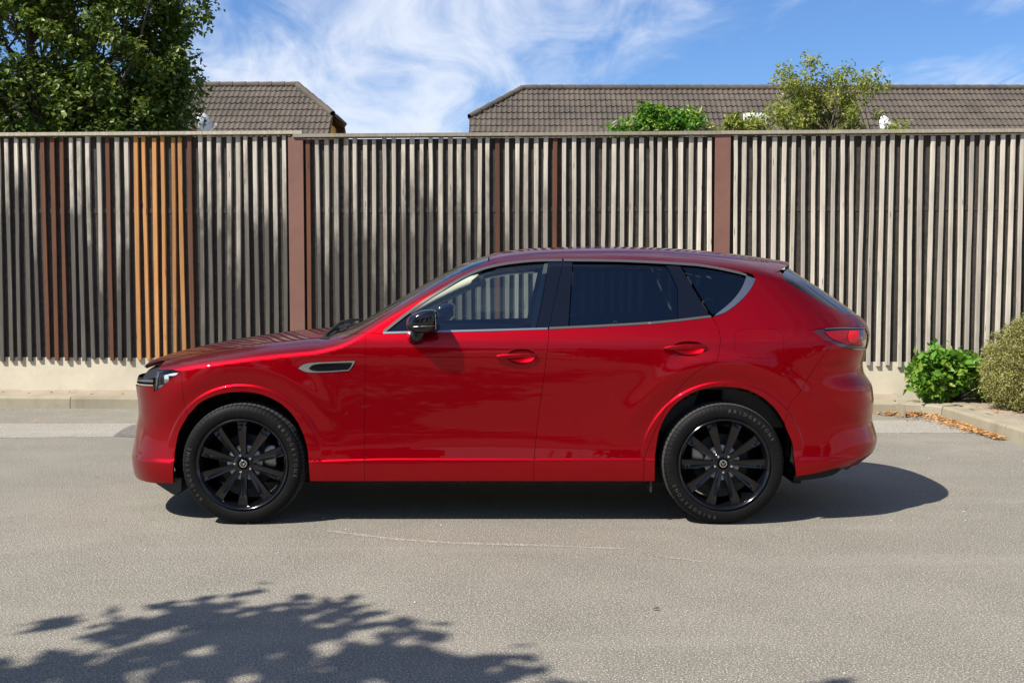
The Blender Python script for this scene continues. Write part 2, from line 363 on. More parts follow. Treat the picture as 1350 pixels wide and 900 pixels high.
F = [(i * (ny + 1) + j, (i + 1) * (ny + 1) + j, (i + 1) * (ny + 1) + j + 1, i * (ny + 1) + j + 1) for i in range(nx) for j in range(ny)]
tag(mesh('soil_bed', V, F, M_SOIL), kind='structure')

# ------------------------------------------------------------------ concrete wall + slatted fence
def ftrans(x, y, z): return (x, FY(x) + y, z)
WT = lambda x: .560 - .0018 * (x + 5)                 # top of the wall
m = MB()
for x0 in np.arange(-16, 20, 4.):
    for_ = [(x0 + .003, 0, -.05), (x0 + 3.997, 0, -.05), (x0 + 3.997, .22, -.05), (x0 + .003, .22, -.05)]
    V = [ftrans(*p) for p in for_] + [ftrans(p[0], p[1], WT(p[0])) for p in for_]
    m.add(V, [(0, 3, 2, 1), (4, 5, 6, 7), (0, 1, 5, 4), (1, 2, 6, 5), (2, 3, 7, 6), (3, 0, 4, 7)])
tag(m.build('concrete_wall', M_WALL), 'low pale concrete base wall running under the slatted timber fence', 'wall')
fence = tag(empty('fence', (0, FY(0), 0)), 'tall noise barrier fence of vertical timber slats on the concrete wall', 'fence')
def fpt(px): return at(px, 300, y=FY((px - 675) / 113.))[0]
PX1, PX2 = fpt(392.5), fpt(951)
BAY = PX2 - PX1
bays = [(PX1 - 2 * BAY, PX1 - BAY), (PX1 - BAY, PX1), (PX1, PX2), (PX2, PX2 + BAY), (PX2 + BAY, PX2 + 2 * BAY)]
top_z = [3.185, 3.185, 3.148, 3.15, 3.15]
def slat_mesh(seed, h):
    rr = random.Random(seed); n = 9; V = []; F = []; ph = rr.uniform(0, 6); am = rr.uniform(.003, .010); tw = rr.uniform(-.1, .1)
    w0, d0 = .0235 + rr.uniform(-.002, .003), .028
    for i in range(n):
        t = i / (n - 1); ox = am * math.sin(ph + t * rr.uniform(2.6, 3.4)); oy = am * .5 * math.cos(ph + 2 * t); w = w0 + rr.uniform(-.0012, .0012)
        for a, b in ((-w, .004), (-w + .004, 0), (w - .004, 0), (w, .004), (w, d0), (-w, d0)):
            V.append((ox + a + tw * b, oy + b - .030, t * h))
    for i in range(n - 1):
        for k in range(6): F.append((i * 6 + k, i * 6 + (k + 1) % 6, i * 6 + 6 + (k + 1) % 6, i * 6 + 6 + k))
    F += [tuple(range(6))[::-1], tuple((n - 1) * 6 + k for k in range(6))]
    me = bpy.data.meshes.new('slat'); me.from_pydata(V, [], F); me.update(); return me
HSL = 2.60
slat_vars = {k: [slat_mesh(i + 10 * ord(k), HSL) for i in range(9)] for k in 'gbo'}
for k, mm in (('g', M_SLAT), ('b', M_SLAT_B), ('o', M_SLAT_O)):
    for me in slat_vars[k]: me.materials.append(mm)
BROWN = [fpt(p) for p in (58.5, 70.5, 83, 143, 253, 407, 652, 737)]; ORANGE = [fpt(p) for p in (180.5, 192.5, 204, 216.5, 228.5, 240.5)]
for bi, (xa, xb) in enumerate(bays):
    a, b = xa + .088, xb - .088; n = round((b - a) / .1088); pitch = (b - a) / n; tz = top_z[bi]
    for i in range(n):
        xx = a + pitch * (i + .5); k = 'g'
        if any(abs(xx - q) < pitch * .5 for q in BROWN): k = 'b'
        if any(abs(xx - q) < pitch * .5 for q in ORANGE): k = 'o'
        s = link('slat', random.choice(slat_vars[k]), fence)
        s.location = (xx + random.uniform(-.006, .006), FY(xx) - FY(0) + random.uniform(-.008, .003), tz - .05 - HSL + random.uniform(-.022, .010)); s.rotation_euler = (0, random.uniform(-.004, .004), -.05)
    for j, (u0, u1) in enumerate(((a - .02, (a + b) / 2), ((a + b) / 2 + .004, b + .02))):
        V = [ftrans(q, y, z) for z in (WT(0) - .02, tz - .055) for q, y in ((u0, .004), (u1, .004), (u1, .05), (u0, .05))]
        m = MB(); m.add([(x_, y_ - FY(0), z_) for x_, y_, z_ in V], [(0, 3, 2, 1), (4, 5, 6, 7), (0, 1, 5, 4), (1, 2, 6, 5), (2, 3, 7, 6), (3, 0, 4, 7)]); m.build('backing_board', M_BACK, fence)
    V = [ftrans(q, y, z + (.0 if y < 0 else .006)) for z in (tz - .038, tz) for q, y in ((xa - .03, -.075), (xb + (.075 if bi == 1 else -.033), -.075), (xb + (.075 if bi == 1 else -.033), .12), (xa - .03, .12))]
    m = MB(); m.add([(x_, y_ - FY(0), z_) for x_, y_, z_ in V], [(0, 3, 2, 1), (4, 5, 6, 7), (0, 1, 5, 4), (1, 2, 6, 5), (2, 3, 7, 6), (3, 0, 4, 7)]); m.build('top_rail', M_CAP, fence)
    for zz in (2.25,):                                # cross rail behind the slats
        m = MB(); V = [ftrans(q, y, z) for z in (zz, zz + .06) for q, y in ((a, -.0015), (b, -.0015), (b, .0035), (a, .0035))]
        m.add([(x_, y_ - FY(0), z_) for x_, y_, z_ in V], [(0, 3, 2, 1), (4, 5, 6, 7), (0, 1, 5, 4), (1, 2, 6, 5), (2, 3, 7, 6), (3, 0, 4, 7)]); m.build('cross_rail', M_BACK, fence)
for bi, xp in enumerate([bays[1][0], PX1, PX2, bays[3][1]]):
    m = MB(); m.box((-.088, -.055, WT(0) - .03), (.088, -.041, 3.11), .003).box((-.006, -.041, WT(0) - .03), (.006, .12, 3.1)).box((-.088, .12, WT(0) - .03), (.088, .134, 3.11), .003)
    o = m.build('post', M_POST, fence); o.location = (xp, FY(xp) - FY(0), 0); o.rotation_euler = (0, 0, -.05)

# ================================================================== the car
# One smooth surface pos(u, z): u runs along the plan contour from the middle of the nose round the near side to the
# middle of the tail, z is height.  Panels are outlines on that surface.
car = tag(empty('parked_car', (0, 0, 0)), 'glossy dark red family SUV with black wheels parked along the fence', 'car')
def gauss_table(xs, ys, lo, hi, sig, n=3000):
    g = np.linspace(lo, hi, n); v = np.interp(g, xs, ys); h = g[1] - g[0]; k = int(4 * sig / h)
    w = np.exp(-.5 * (np.arange(-k, k + 1) * h / sig) ** 2); w /= w.sum()
    pad = np.concatenate([v[0] + (v[1] - v[0]) * np.arange(-k, 0), v, v[-1] + (v[-1] - v[-2]) * np.arange(1, k + 1)])
    s = np.convolve(pad, w, 'valid'); return lambda q: np.interp(q, g, s)
PROF = gauss_table([.10, .20, .25, .30, .39, .46, .55, .70, .85, .98, 1.05, 1.10, 1.165, 1.21, 1.6, 1.9],
                   [.80, .862, .886, .897, .903, .899, .902, .913, .925, .932, .931, .921, .893, .872, .692, .54], .0, 2.0, .016)
CC = gauss_table([-2.6, -2.25, -2.06, -1.755, -1.344, -1.036, -.99, -.827, -.571, -.315, -.12, .085, .30, .55, .813, 1.10, 1.325, 1.55, 1.735, 1.95, 2.09, 2.6],
                 [.85, .925, .985, 1.052, 1.112, 1.140, 1.143, 1.185, 1.342, 1.492, 1.592, 1.648, 1.672, 1.682, 1.684, 1.678, 1.665, 1.645, 1.624, 1.59, 1.565, 1.47], -2.8, 2.8, .035)
XN = gauss_table([.1, .235, .35, .47, .61, .70, .80, .86, .90, 1.2], [-2.22, -2.288, -2.298, -2.280, -2.252, -2.252, -2.265, -2.262, -2.255, -2.255], .0, 2.0, .012)
XT = gauss_table([.1, .25, .33, .39, .46, .58, .70, .80, .87, .95, 1.05, 1.12, 1.19, 1.25, 1.30, 1.40, 1.507, 1.56, 1.8],
                 [2.14, 2.34, 2.45, 2.535, 2.555, 2.515, 2.525, 2.51, 2.455, 2.44, 2.475, 2.492, 2.475, 2.415, 2.352, 2.20, 2.045, 2.0, 1.97], .0, 2.0, .014)
UA, UB = -1.25, 1.30; WHX = 1.435; WHZ = .363
def wrap_table(n, m, wid, ln):
    D = np.concatenate([np.linspace(0, .9, 1500), 1 - np.linspace(.1, 0, 3500) ** 2 / .1]); D = np.unique(np.clip(D, 0, 1))
    g = np.clip(1 - D ** n, 0, 1) ** (1 / m); ds = np.sqrt((ln * np.diff(D)) ** 2 + (wid * np.diff(g)) ** 2); s = np.concatenate([[0], np.cumsum(ds)]); return s, D, g
SF, DF, GF = wrap_table(5.2, 2.3, .9, 1.0); SR, DR, GR = wrap_table(6.0, 2.3, .9, 1.15)
U0, U1 = UA - SF[-1], UB + SR[-1]
def hcap(x): return .13 + .03 * smooth(-.6, .3, x)
def W0(x, z):
    w = PROF(z) - .010 * ((x - .1) / 1.4) ** 2 * smooth(.3, .6, z)
    w = w - np.clip(z - 1.10, 0, 1) * .10 * np.clip((x - .5) / 1.4, 0, 2) ** 2
    w = w + .006 * (1 - smooth(-.006, .006, z - (.392 - .014 * smooth(-.5, -1.2, x))))          # sill ledge
    w = w - .010 * np.exp(-((z - .56) / .12) ** 2) * np.exp(-(x / .75) ** 2)                     # hollow of the doors
    for cx, rl, ra in ((-WHX, .474, .57), (WHX, .494, .60)):
        r = np.hypot(x - cx, z - WHZ); up = smooth(.40, .62, z)
        w = w + .011 * (1 - smooth(-.007, .007, r - rl)) * up                                    # arch lip
        w = w + (.014 if cx < 0 else .019) * np.exp(-((r - ra) / .075) ** 2) * smooth(.45, .8, z) * (1 - smooth(.99, 1.08, z))
    # haunch over the rear wheel, shoulder falls away above it
    w = w + .012 * np.exp(-((x - 1.25) / .55) ** 2) * np.exp(-((z - .93) / .10) ** 2)
    # rear bumper step
    w = w - .016 * np.exp(-((z - .90) / .06) ** 2) * smooth(1.95, 2.2, x)
    return w
def capf(x, z):
    C = CC(x); h = hcap(x); t = np.clip((z - (C - h)) / h, 0, 1); return (1 - t * t) ** (1 / 2.15)
def pos(u, z):
    u = np.asarray(u, float); z = np.asarray(z, float); u, z = np.broadcast_arrays(u, z)
    sf = np.clip(UA - u, 0, SF[-1]); sr = np.clip(u - UB, 0, SR[-1])
    x = np.where(u < UA, UA - np.interp(sf, SF, DF) * (UA - XN(z)), np.where(u > UB, UB + np.interp(sr, SR, DR) * (XT(z) - UB), u))
    g = np.where(u < UA, np.interp(sf, SF, GF), np.interp(sr, SR, GR))
    return np.stack([x, -W0(x, z) * g * capf(x, z), z], -1)
def normal(u, z, e=.003, fn=None):
    fn = fn or pos; a = fn(u + e, z) - fn(u - e, z); b = fn(u, z + e) - fn(u, z - e); n = np.cross(a, b)
    n /= np.linalg.norm(n, axis=-1, keepdims=True) + 1e-12; return n
def to_uz(px):                                        # photograph outline -> (u, z) on the body
    px = np.asarray(px, float); p0 = np.array([at(a, b, y=-.85) for a, b in px]); u, z = p0[:, 0].copy(), p0[:, 2].copy()
    for _ in range(60):
        f = project(pos(u, z)) - px; e = 1e-4
        ju = (project(pos(u + e, z)) - project(pos(u - e, z))) / (2 * e); jz = (project(pos(u, z + e)) - project(pos(u, z - e))) / (2 * e)
        det = ju[:, 0] * jz[:, 1] - ju[:, 1] * jz[:, 0]; det = np.where(np.abs(det) < 400, np.sign(det + 1e-9) * 400, det)
        du = (f[:, 0] * jz[:, 1] - f[:, 1] * jz[:, 0]) / det; dz = (ju[:, 0] * f[:, 1] - ju[:, 1] * f[:, 0]) / det
        u = np.clip(u - np.clip(.6 * du, -.05, .05), U0, U1); z = np.clip(z - np.clip(.6 * dz, -.03, .03), .15, 1.66)
    return np.stack([u, z], -1)
def spline(P, n=8):                                   # centripetal-ish Catmull-Rom through P
    P = np.asarray(P, float)
    if len(P) < 3: return np.array([P[0] + (P[-1] - P[0]) * t for t in np.linspace(0, 1, n + 1)])
    Q = np.vstack([2 * P[0] - P[1], P, 2 * P[-1] - P[-2]]); o = []
    for i in range(len(P) - 1):
        a, b, c, d = Q[i:i + 4]
        for t in np.arange(n) / n: o.append(.5 * (2 * b + (c - a) * t + (2 * a - 5 * b + 4 * c - d) * t * t + (3 * b - a - 3 * c + d) * t ** 3))
    return np.array(o + [P[-1]])
def path(*segs):                                      # segs: ('p', pixels) or ('s', uz points); each is a smooth run, runs meet at corners
    o = []
    for k, pts in segs:
        q = spline(to_uz(pts) if k == 'p' else np.asarray(pts, float)); o.append(q)
    P = np.vstack(o); keep = [0]
    for i in range(1, len(P)):
        if np.linalg.norm(P[i] - P[keep[-1]]) > 1e-4: keep.append(i)
    P = P[keep]
    return P[:-1] if np.linalg.norm(P[0] - P[-1]) < 1e-4 else P
def resample(P, s):
    P = np.vstack([P, P[:1]]); o = []
    for a, b in zip(P[:-1], P[1:]):
        n = max(1, int(round(np.linalg.norm(b - a) / s)))
        for i in range(n): o.append(a + (b - a) * i / n)
    return np.array(o)
def area2(P): x, y = P[:, 0], P[:, 1]; return np.sum(x * np.roll(y, -1) - np.roll(x, -1) * y)
def inset(P, d):
    if area2(P) < 0: P = P[::-1]
    t = np.roll(P, -1, 0) - np.roll(P, 1, 0); t /= np.linalg.norm(t, axis=1, keepdims=True) + 1e-12; return P + np.stack([-t[:, 1], t[:, 0]], -1) * d
def inside(P, q):
    x, y = q[:, 0], q[:, 1]; c = np.zeros(len(q), bool); j = np.roll(np.arange(len(P)), 1)
    for i in range(len(P)):
        a, b = P[i], P[j[i]]
        hit = ((a[1] > y) != (b[1] > y)); c ^= hit & (x < (b[0] - a[0]) * (y - a[1]) / (b[1] - a[1] + 1e-15) + a[0])
    return c
def dist_to(P, q):
    d = np.full(len(q), 9.); Q = np.roll(P, -1, 0)
    for a, b in zip(P, Q):
        ab = b - a; t = np.clip(((q - a) @ ab) / (ab @ ab + 1e-15), 0, 1); d = np.minimum(d, np.linalg.norm(q - a - t[:, None] * ab, axis=1))
    return d
ARCHES = ((-WHX, .474), (WHX, .494))
def ledge_z(x): return .392 - .014 * smooth(-.5, -1.2, x)
FEAT = []
for d_ in (-.0075, -.004, 0, .004, .0075):
    xs__ = np.arange(-1.02, 1.02, .03); FEAT += list(np.stack([xs__, ledge_z(xs__) + d_], -1))
    for cx, rl in ARCHES: FEAT += [(cx + (rl + d_) * math.cos(a), WHZ + (rl + d_) * math.sin(a)) for a in np.arange(.10, math.pi - .1, .028)]
FEAT = np.array(FEAT); fx, fz = FEAT[:, 0], FEAT[:, 1]
FEAT[:, 0] = np.where(fx < UA, UA - np.interp((UA - fx) / (UA - XN(fz)), DF, SF), np.where(fx > UB, UB + np.interp((fx - UB) / (XT(fz) - UB), DR, SR), fx)); feat = FEAT
def tri_region(outer, holes, sp):
    loops = [outer] + holes; pts = [p for l in loops for p in l]; E = []; k = 0
    for l in loops: E += [(k + i, k + (i + 1) % len(l)) for i in range(len(l))]; k += len(l)
    lo, hi = outer.min(0), outer.max(0); gx, gy = np.meshgrid(np.arange(lo[0], hi[0], sp), np.arange(lo[1], hi[1], sp * .8)); gx[1::2] += sp / 2
    g = np.stack([gx.ravel(), gy.ravel()], -1); ok = inside(outer, g)
    for h in holes: ok &= ~inside(h, g)
    g = g[ok]
    for l in loops:
        if len(g): g = g[dist_to(l, g) > sp * .45]
    if feat is not None and len(feat):
        e = feat[(feat[:, 0] > lo[0]) & (feat[:, 0] < hi[0]) & (feat[:, 1] > lo[1]) & (feat[:, 1] < hi[1])]
        if len(e):
            ok = inside(outer, e)
            for h in holes: ok &= ~inside(h, e)
            e = e[ok]
            for l in loops:
                if len(e): e = e[dist_to(l, e) > .0035]
        if len(e) and len(g):
            gx_ = pos(g[:, 0], g[:, 1])[:, 0]; zl = np.abs(g[:, 1] - ledge_z(gx_)) < .016; dd = zl & (np.abs(gx_) < .98)
            for cx, rl in ARCHES: dd |= (np.abs(np.hypot(gx_ - cx, g[:, 1] - WHZ) - rl) < .018) & (g[:, 1] > .42)
            g = g[~dd]
        if len(e): g = np.vstack([g, e])
    res = delaunay_2d_cdt([Vector(p) for p in pts] + [Vector(p) for p in g], E, [], 0, 1e-6)
    V = np.array([tuple(v) for v in res[0]]); T = np.array([f for f in res[2]]); c = V[T].mean(1); ok = inside(outer, c)
    for h in holes: ok &= ~inside(h, c)
    return V, T[ok], res[3]
def mirror_obj(o, name, parent):
    me = o.data.copy(); n = len(me.vertices); co_ = np.empty(n * 3); me.vertices.foreach_get('co', co_); V = co_.reshape(-1, 3) * (1, -1, 1)
    F = [tuple(p.vertices)[::-1] for p in o.data.polygons]; N = o.get('_n')
    nn = MIRN.get(o.name); nn = None if nn is None else nn * (1, -1, 1)
    q = mesh(name, V, F, o.data.materials[0], parent, True, nn); return q
MIRN = {}
def panel(name, outline, m, parent=None, holes=(), gap=.0011, off=0., sp=.026, edge=.012, both=True, es=.012, fn=None, hole_gap=None):
    """a pressed panel: surface + rounded, returned edge.  off moves it along the normal (negative = inwards)."""
    parent = parent or car; f = fn or pos
    outer = inset(resample(outline, es), gap); hs = [inset(resample(h, es), -gap if hole_gap is None else -hole_gap) for h in holes]
    V2, T, _ = tri_region(outer, hs, sp)
    P = f(V2[:, 0], V2[:, 1]); N = normal(V2[:, 0], V2[:, 1], fn=f)
    a, b, c = P[T[:, 0]], P[T[:, 1]], P[T[:, 2]]; fnrm = np.cross(b - a, c - a); flip = np.sum(fnrm * N[T[:, 0]], 1) < 0; T[flip] = T[flip][:, ::-1]
    P = P + N * off; V = [P]; NN = [N]; F = [tuple(t) for t in T]; k = len(P)
    if edge:
        for li, l in enumerate([outer] + hs):
            s = 1 if li == 0 else -1; Pl = f(l[:, 0], l[:, 1]); Nl = normal(l[:, 0], l[:, 1], fn=f); Pl = Pl + Nl * off
            tg = np.roll(Pl, -1, 0) - np.roll(Pl, 1, 0); tg /= np.linalg.norm(tg, axis=1, keepdims=True) + 1e-12
            o_ = np.cross(tg, Nl) * (s if area2(l) > 0 else -s); n = len(l)
            # orient outward consistently in the domain
            rings = [(Pl, Nl), (Pl + o_ * .0010 - Nl * .0005, (Nl + o_) * .7071), (Pl + o_ * .0014 - Nl * .002, o_), (Pl + o_ * .0014 - Nl * edge, o_)]
            for j in range(3):
                A, B = rings[j], rings[j + 1]; V += [A[0], B[0]]; NN += [A[1], B[1]]
                for i in range(n):
                    i2 = (i + 1) % n; q = (k + i, k + i2, k + n + i2, k + n + i)
                    F.append(q if s > 0 else q[::-1])
                k += 2 * n
    V = np.vstack(V); NN = np.vstack(NN); NN /= np.linalg.norm(NN, axis=1, keepdims=True) + 1e-12
    o = mesh(name, V, F, m, parent, True, NN); MIRN[o.name] = NN
    if both: return o, mirror_obj(o, name, parent if parent is car else PAIR.get(parent.name, car))
    return o
PAIR = {}
def both(o2): PAIR[o2[0].name] = o2[1]; return o2
def grid_patch(name, u0, u1, t0, t1, nu, nt_, m, off=0., mirror=True, fnz=None, parent=None):
    """full-width patch over the top (hood, windscreen, roof): t is the height fraction in the roof curve"""
    uu = np.linspace(u0, u1, nu); ta = np.arcsin((tbx(np.where(uu < UA, -1.25, uu)) + t0))[:, None]; T = np.sin(ta + (math.asin(t1) - ta) * np.linspace(0, 1, nt_)[None, :]); U = np.repeat(uu[:, None], nt_, 1)
    def f(u, t):
        x = np.where(u < UA, UA - np.interp(np.clip(UA - u, 0, SF[-1]), SF, DF) * (UA - XN(1.0)), u); C = CC(x); h = hcap(x)
        g = np.where(u < UA, np.interp(np.clip(UA - u, 0, SF[-1]), SF, GF), 1.); z = C - h + h * t; g = np.where(u > UB, np.interp((u - UB) / (XT(z) - UB), DR, GR), g)
        return np.stack([x, -W0(x, z) * g * np.clip(1 - t * t, 0, 1) ** (1 / 2.15), z], -1)
    P = f(U, T); e = .002
    a = f(np.clip(U + e, U0, 9), T) - f(np.clip(U - e, U0, 9), T); b = f(U, np.clip(T + e, 0, .9999)) - f(U, np.clip(T - e, 0, .9999)); N = np.cross(a, b); N /= np.linalg.norm(N, axis=-1, keepdims=True) + 1e-12
    P = P + N * off; V = P.reshape(-1, 3); NN = N.reshape(-1, 3); idx = np.arange(nu * nt_).reshape(nu, nt_)
    F = [(idx[i, j], idx[i + 1, j], idx[i + 1, j + 1], idx[i, j + 1]) for i in range(nu - 1) for j in range(nt_ - 1)]
    n = len(V); V2 = V * (1, -1, 1); F += [tuple(n + q for q in f_[::-1]) for f_ in F]
    # returned edge all round (near side and far side)
    V = np.vstack([V, V2]); NN = np.vstack([NN, NN * (1, -1, 1)]); k = len(V)
    loop = list(idx[:, 0]) + [q for q in idx[-1, 1:]]; loop0 = list(idx[0, ::-1])[:-1]
    loop = loop0 + loop
    for s in (0, n):
        L = [q + s for q in loop]; A = V[L]; B = A - NN[L] * .02; V = np.vstack([V, A, B]); NN = np.vstack([NN, NN[L], NN[L]]); c = len(L)
        for i in range(c - 1): F.append((k + i, k + i + 1, k + c + i + 1, k + c + i))
        k += 2 * c
    return mesh(name, V, F, m, parent or car, True, NN)

# ---- outlines (pixels of the photograph, carried on to the body surface)
TB = .70
def tbx(x): return TB - .24 * smooth(-1.0, -.85, x) * (1 - smooth(-.15, .12, x))     # slimmer windscreen pillar
def ztop(x, t=None): return CC(x) - hcap(x) * (1 - (tbx(x) if t is None else t))
def xtop(u): return np.where(u < UA, UA - np.interp(np.clip(UA - u, 0, SF[-1]), SF, DF) * (UA - XN(1.0)), u)
def top_run(u0, u1, n):
    uu = np.linspace(u0, u1, n); z = ztop(xtop(uu)); return np.stack([np.where(uu > UB, UB + np.interp((uu - UB) / (XT(z) - UB), DR, SR), uu), z], -1)
ARCH_F = [(229, 637), (229, 612), (231.5, 590), (237, 567), (248, 547), (265, 530), (290, 519.5), (317, 516.5), (345, 520), (370, 532), (388, 550), (400, 573), (406, 598), (409, 634)]
ARCH_R = [(863, 634), (863.5, 607), (865, 590), (870, 565), (880, 545), (896, 528), (918, 515.5), (945, 510), (975, 511.5), (1000, 520.5), (1020, 536.5), (1034, 557), (1043, 580), (1047, 605), (1049, 628)]
LAMP_T = [(207.5, 487.5), (223, 487), (239, 489)]
LAMP_B = [(239, 489), (232, 494), (222, 502), (212, 510.5), (202.5, 516)]
uL = to_uz([(207.5, 487.5)])[0]
u_lamp = uL[0]
XCW = -.955                                            # foot of the windscreen at the side
FEN_TOP = top_run(u_lamp, XCW, 40)
DOOR_F = [(481.5, 438.5), (481.5, 470), (480.5, 560), (480.5, 611), (480.5, 634)]
BELT_F = [(504, 440), (560, 438.5), (640, 436.5), (723, 434)]
BELT_R = [(723, 434), (800, 430.5), (870, 426), (938, 418.5)]
GAP_B = [(723, 434), (723, 447), (718, 490), (711, 540), (704.5, 600), (703.5, 634)]
GAP_R = [(938, 418.5), (945, 428), (949.5, 444), (948, 463), (944, 475), (926, 485), (903, 503), (882, 530), (867, 560), (855, 588), (849.5, 607), (848.5, 634)]
DLO_REAR = [(938, 418.5), (956, 412), (976, 397), (990, 380), (996, 368)]
DLO_TOP = [(996, 368), (990, 361), (972, 357.5), (940, 351), (900, 346.5), (820, 342.5), (740, 341.5), (700, 342.5), (655, 348.5), (620, 359.5), (580, 382), (540, 409), (504, 440)]
DLO_TOP = DLO_TOP
GLASS_EDGE = [(1031, 360), (1034, 368.5), (1050, 379), (1070, 391), (1092, 403), (1116, 413.5)]
SEAM_R = [(1034, 557), (1044, 529), (1070, 491), (1097, 452.5)]
TL_TOP = [(1140.5, 431.5), (1120, 431), (1090, 432.3), (1070.5, 435)]
TL_BOT = [(1070.5, 435), (1082, 444), (1097, 452.5), (1118, 459.5), (1141.5, 461.5)]
p2 = lambda pts: to_uz(pts)
A_BASE = to_uz([(481.5, 438.5)])[0]; A_CORNER = top_run(XCW, XCW, 1)[0]

# fender
M_VENT = mat('bright_vent_frame', (.62, .62, .62), .22, metal=1)
seam_f = [(239, 489), (240, 510), (244, 535), (248, 547)]
arc_f2 = ARCH_F[4:]
fender = panel('front_fender', path(('s', FEN_TOP), ('s', [A_CORNER, A_BASE]), ('p', DOOR_F), ('p', [(480.5, 634), (409, 634)]), ('p', arc_f2[::-1]), ('p', seam_f[::-1]), ('p', LAMP_T[::-1]), ('s', [uL, FEN_TOP[0]])), M_RED,
               holes=[path(('p', [(395, 485.5), (402, 481), (413, 479), (440, 477.7), (466, 477)]), ('p', [(466, 477), (463, 482), (458.5, 487.5)]), ('p', [(458.5, 487.5), (430, 489.5), (406, 489.2), (395, 485.5)]))], sp=.0165, gap=.0007)
VENT = path(('p', [(393, 485.5), (401, 480), (413, 477.8), (440, 476.5), (468.5, 475.5)]), ('p', [(468.5, 475.5), (465, 482), (460, 488.5)]), ('p', [(460, 488.5), (430, 490.6), (405, 490.3), (393, 485.5)]))
VENT_I = path(('p', [(407, 485.2), (415, 480.2), (440, 478.3), (465, 477.5)]), ('p', [(465, 477.5), (462.5, 483), (459, 487)]), ('p', [(459, 487), (430, 488.9), (413, 488.6), (407, 485.2)]))
v_ = panel('fender_vent', VENT, M_VENT, holes=[VENT_I], off=.004, gap=0, sp=.008, es=.006, edge=.01); both(v_)
panel('vent_mesh', resample(VENT_I, .006), M_GLOSS, parent=v_[0], off=-.005, gap=-.002, sp=.012, edge=0)
# bumper (side and front)
UC = U0 + .004
nose_z = .905
bump_low = to_uz([(229, 637), (216, 636.5), (196, 635.5)])
front_bumper = panel('front_bumper', path(('p', LAMP_B), ('p', [(202.5, 516), (203, 509)]), ('s', [to_uz([(203, 509)])[0], (UC + .43, .795)]), ('s', [(UC + .43, .795), (UC + .40, .70), (UC + .36, .60), (UC + .30, .50), (UC, .50)]),
                     ('s', [(UC, .50), (UC, .235)]), ('s', [(UC, .235), (U0 + .5, .235), bump_low[2], bump_low[1], bump_low[0]]), ('p', ARCH_F[:5]), ('p', seam_f[::-1])), M_RED,
                     holes=[np.array([(UC + .50 + .03 * math.cos(a), .45 + .10 * math.sin(a)) for a in np.linspace(0, 2 * math.pi, 24, endpoint=False)])])
panel('bumper_duct', np.array([(UC + .50 + .034 * math.cos(a), .45 + .105 * math.sin(a)) for a in np.linspace(0, 2 * math.pi, 24, endpoint=False)]), M_GLOSS, off=-.02, gap=0, edge=0)
# grille: recessed dark surface, bars and bright wing
gr_out = path(('s', [(UC, .50), (UC + .30, .50), (UC + .36, .60), (UC + .40, .70), (UC + .43, .795), (u_lamp - .04, .80)]), ('s', [(u_lamp - .04, .80), (u_lamp - .02, .85), (u_lamp - .01, .893)]), ('s', [(u_lamp - .01, .893), (UC, .893)]), ('s', [(UC, .893), (UC, .50)]))
gr = panel('grille', gr_out, M_BLACK, off=-.035, gap=0, edge=0, both=True)
PAIR[gr[0].name] = gr[1]
for k_ in range(9):
    z0 = .52 + .034 * k_
    wd_ = .28 + .012 * k_
    panel('grille_bar', np.array([(UC, z0), (UC + wd_, z0), (UC + wd_, z0 + .012), (UC, z0 + .012)]), M_GLOSS, parent=gr[0], off=-.018, gap=0, edge=.012, sp=.03)
for zz, h_, mm in ((.842, .016, M_STEEL), (.818, .010, M_CHROME), (.862, .008, M_GLOSS)):
    panel('wing_bar', np.array([(UC + .05, zz - .03), (UC + .25, zz - .02), (u_lamp - .022, zz), (u_lamp - .022, zz + h_), (UC + .25, zz + h_ - .02), (UC + .05, zz + h_ - .03)]), mm, parent=gr[0], off=-.006, gap=0, edge=.02, sp=.02)
em = MB(); em.lathe([(-.006, .052), (.006, .056), (.006, .064), (-.006, .066)], 40, 'x', close=True)
for s_ in (-1, 1): em.tube([(0, 0, -.03), (-.004, s_ * .012, .0), (-.004, s_ * .03, .03), (0, s_ * .05, .035)], [.005, .008, .007, .003], 8)
eo = em.build('emblem', M_CHROME, gr[0], True, loc=(XN(.70) + .012, 0, .70))
# headlamp
lamp_o = path(('p', LAMP_T), ('p', LAMP_B), ('p', [(202.5, 516), (204, 500), (207.5, 487.5)]))
hl = panel('headlight', lamp_o, M_GLOSS, off=-.045, gap=-.002, edge=0, sp=.02); both(hl)
panel('lamp_lens', lamp_o, M_LENS, parent=hl[0], off=.000, gap=.001, edge=.004, sp=.02)
panel('lamp_element', path(('p', [(213.5, 493), (218.5, 492.5), (219, 505.5), (213.5, 506)])), M_LAMPIN, parent=hl[0], off=-.022, gap=0, edge=.01, sp=.01)
panel('lamp_element', path(('p', [(219, 491.5), (227, 490), (234, 491.5)]), ('p', [(234, 491.5), (228, 495), (219.5, 495.5)])), M_LAMPIN, parent=hl[0], off=-.020, gap=0, edge=.01, sp=.01)
panel('lamp_element', path(('p', [(205.5, 509.5), (210, 507.5), (215, 507.5)]), ('p', [(215, 507.5), (208.5, 512.5), (205.5, 513.0)])), M_LAMPIN, parent=hl[0], off=-.018, gap=0, edge=.01, sp=.01)
panel('lamp_bezel', path(('p', [(203, 515.5), (204.5, 500), (208, 488)]), ('p', [(208, 488), (209.2, 489), (206.5, 500), (205.2, 514)])), M_STEEL, parent=hl[0], off=-.010, gap=0, edge=.01, sp=.02)

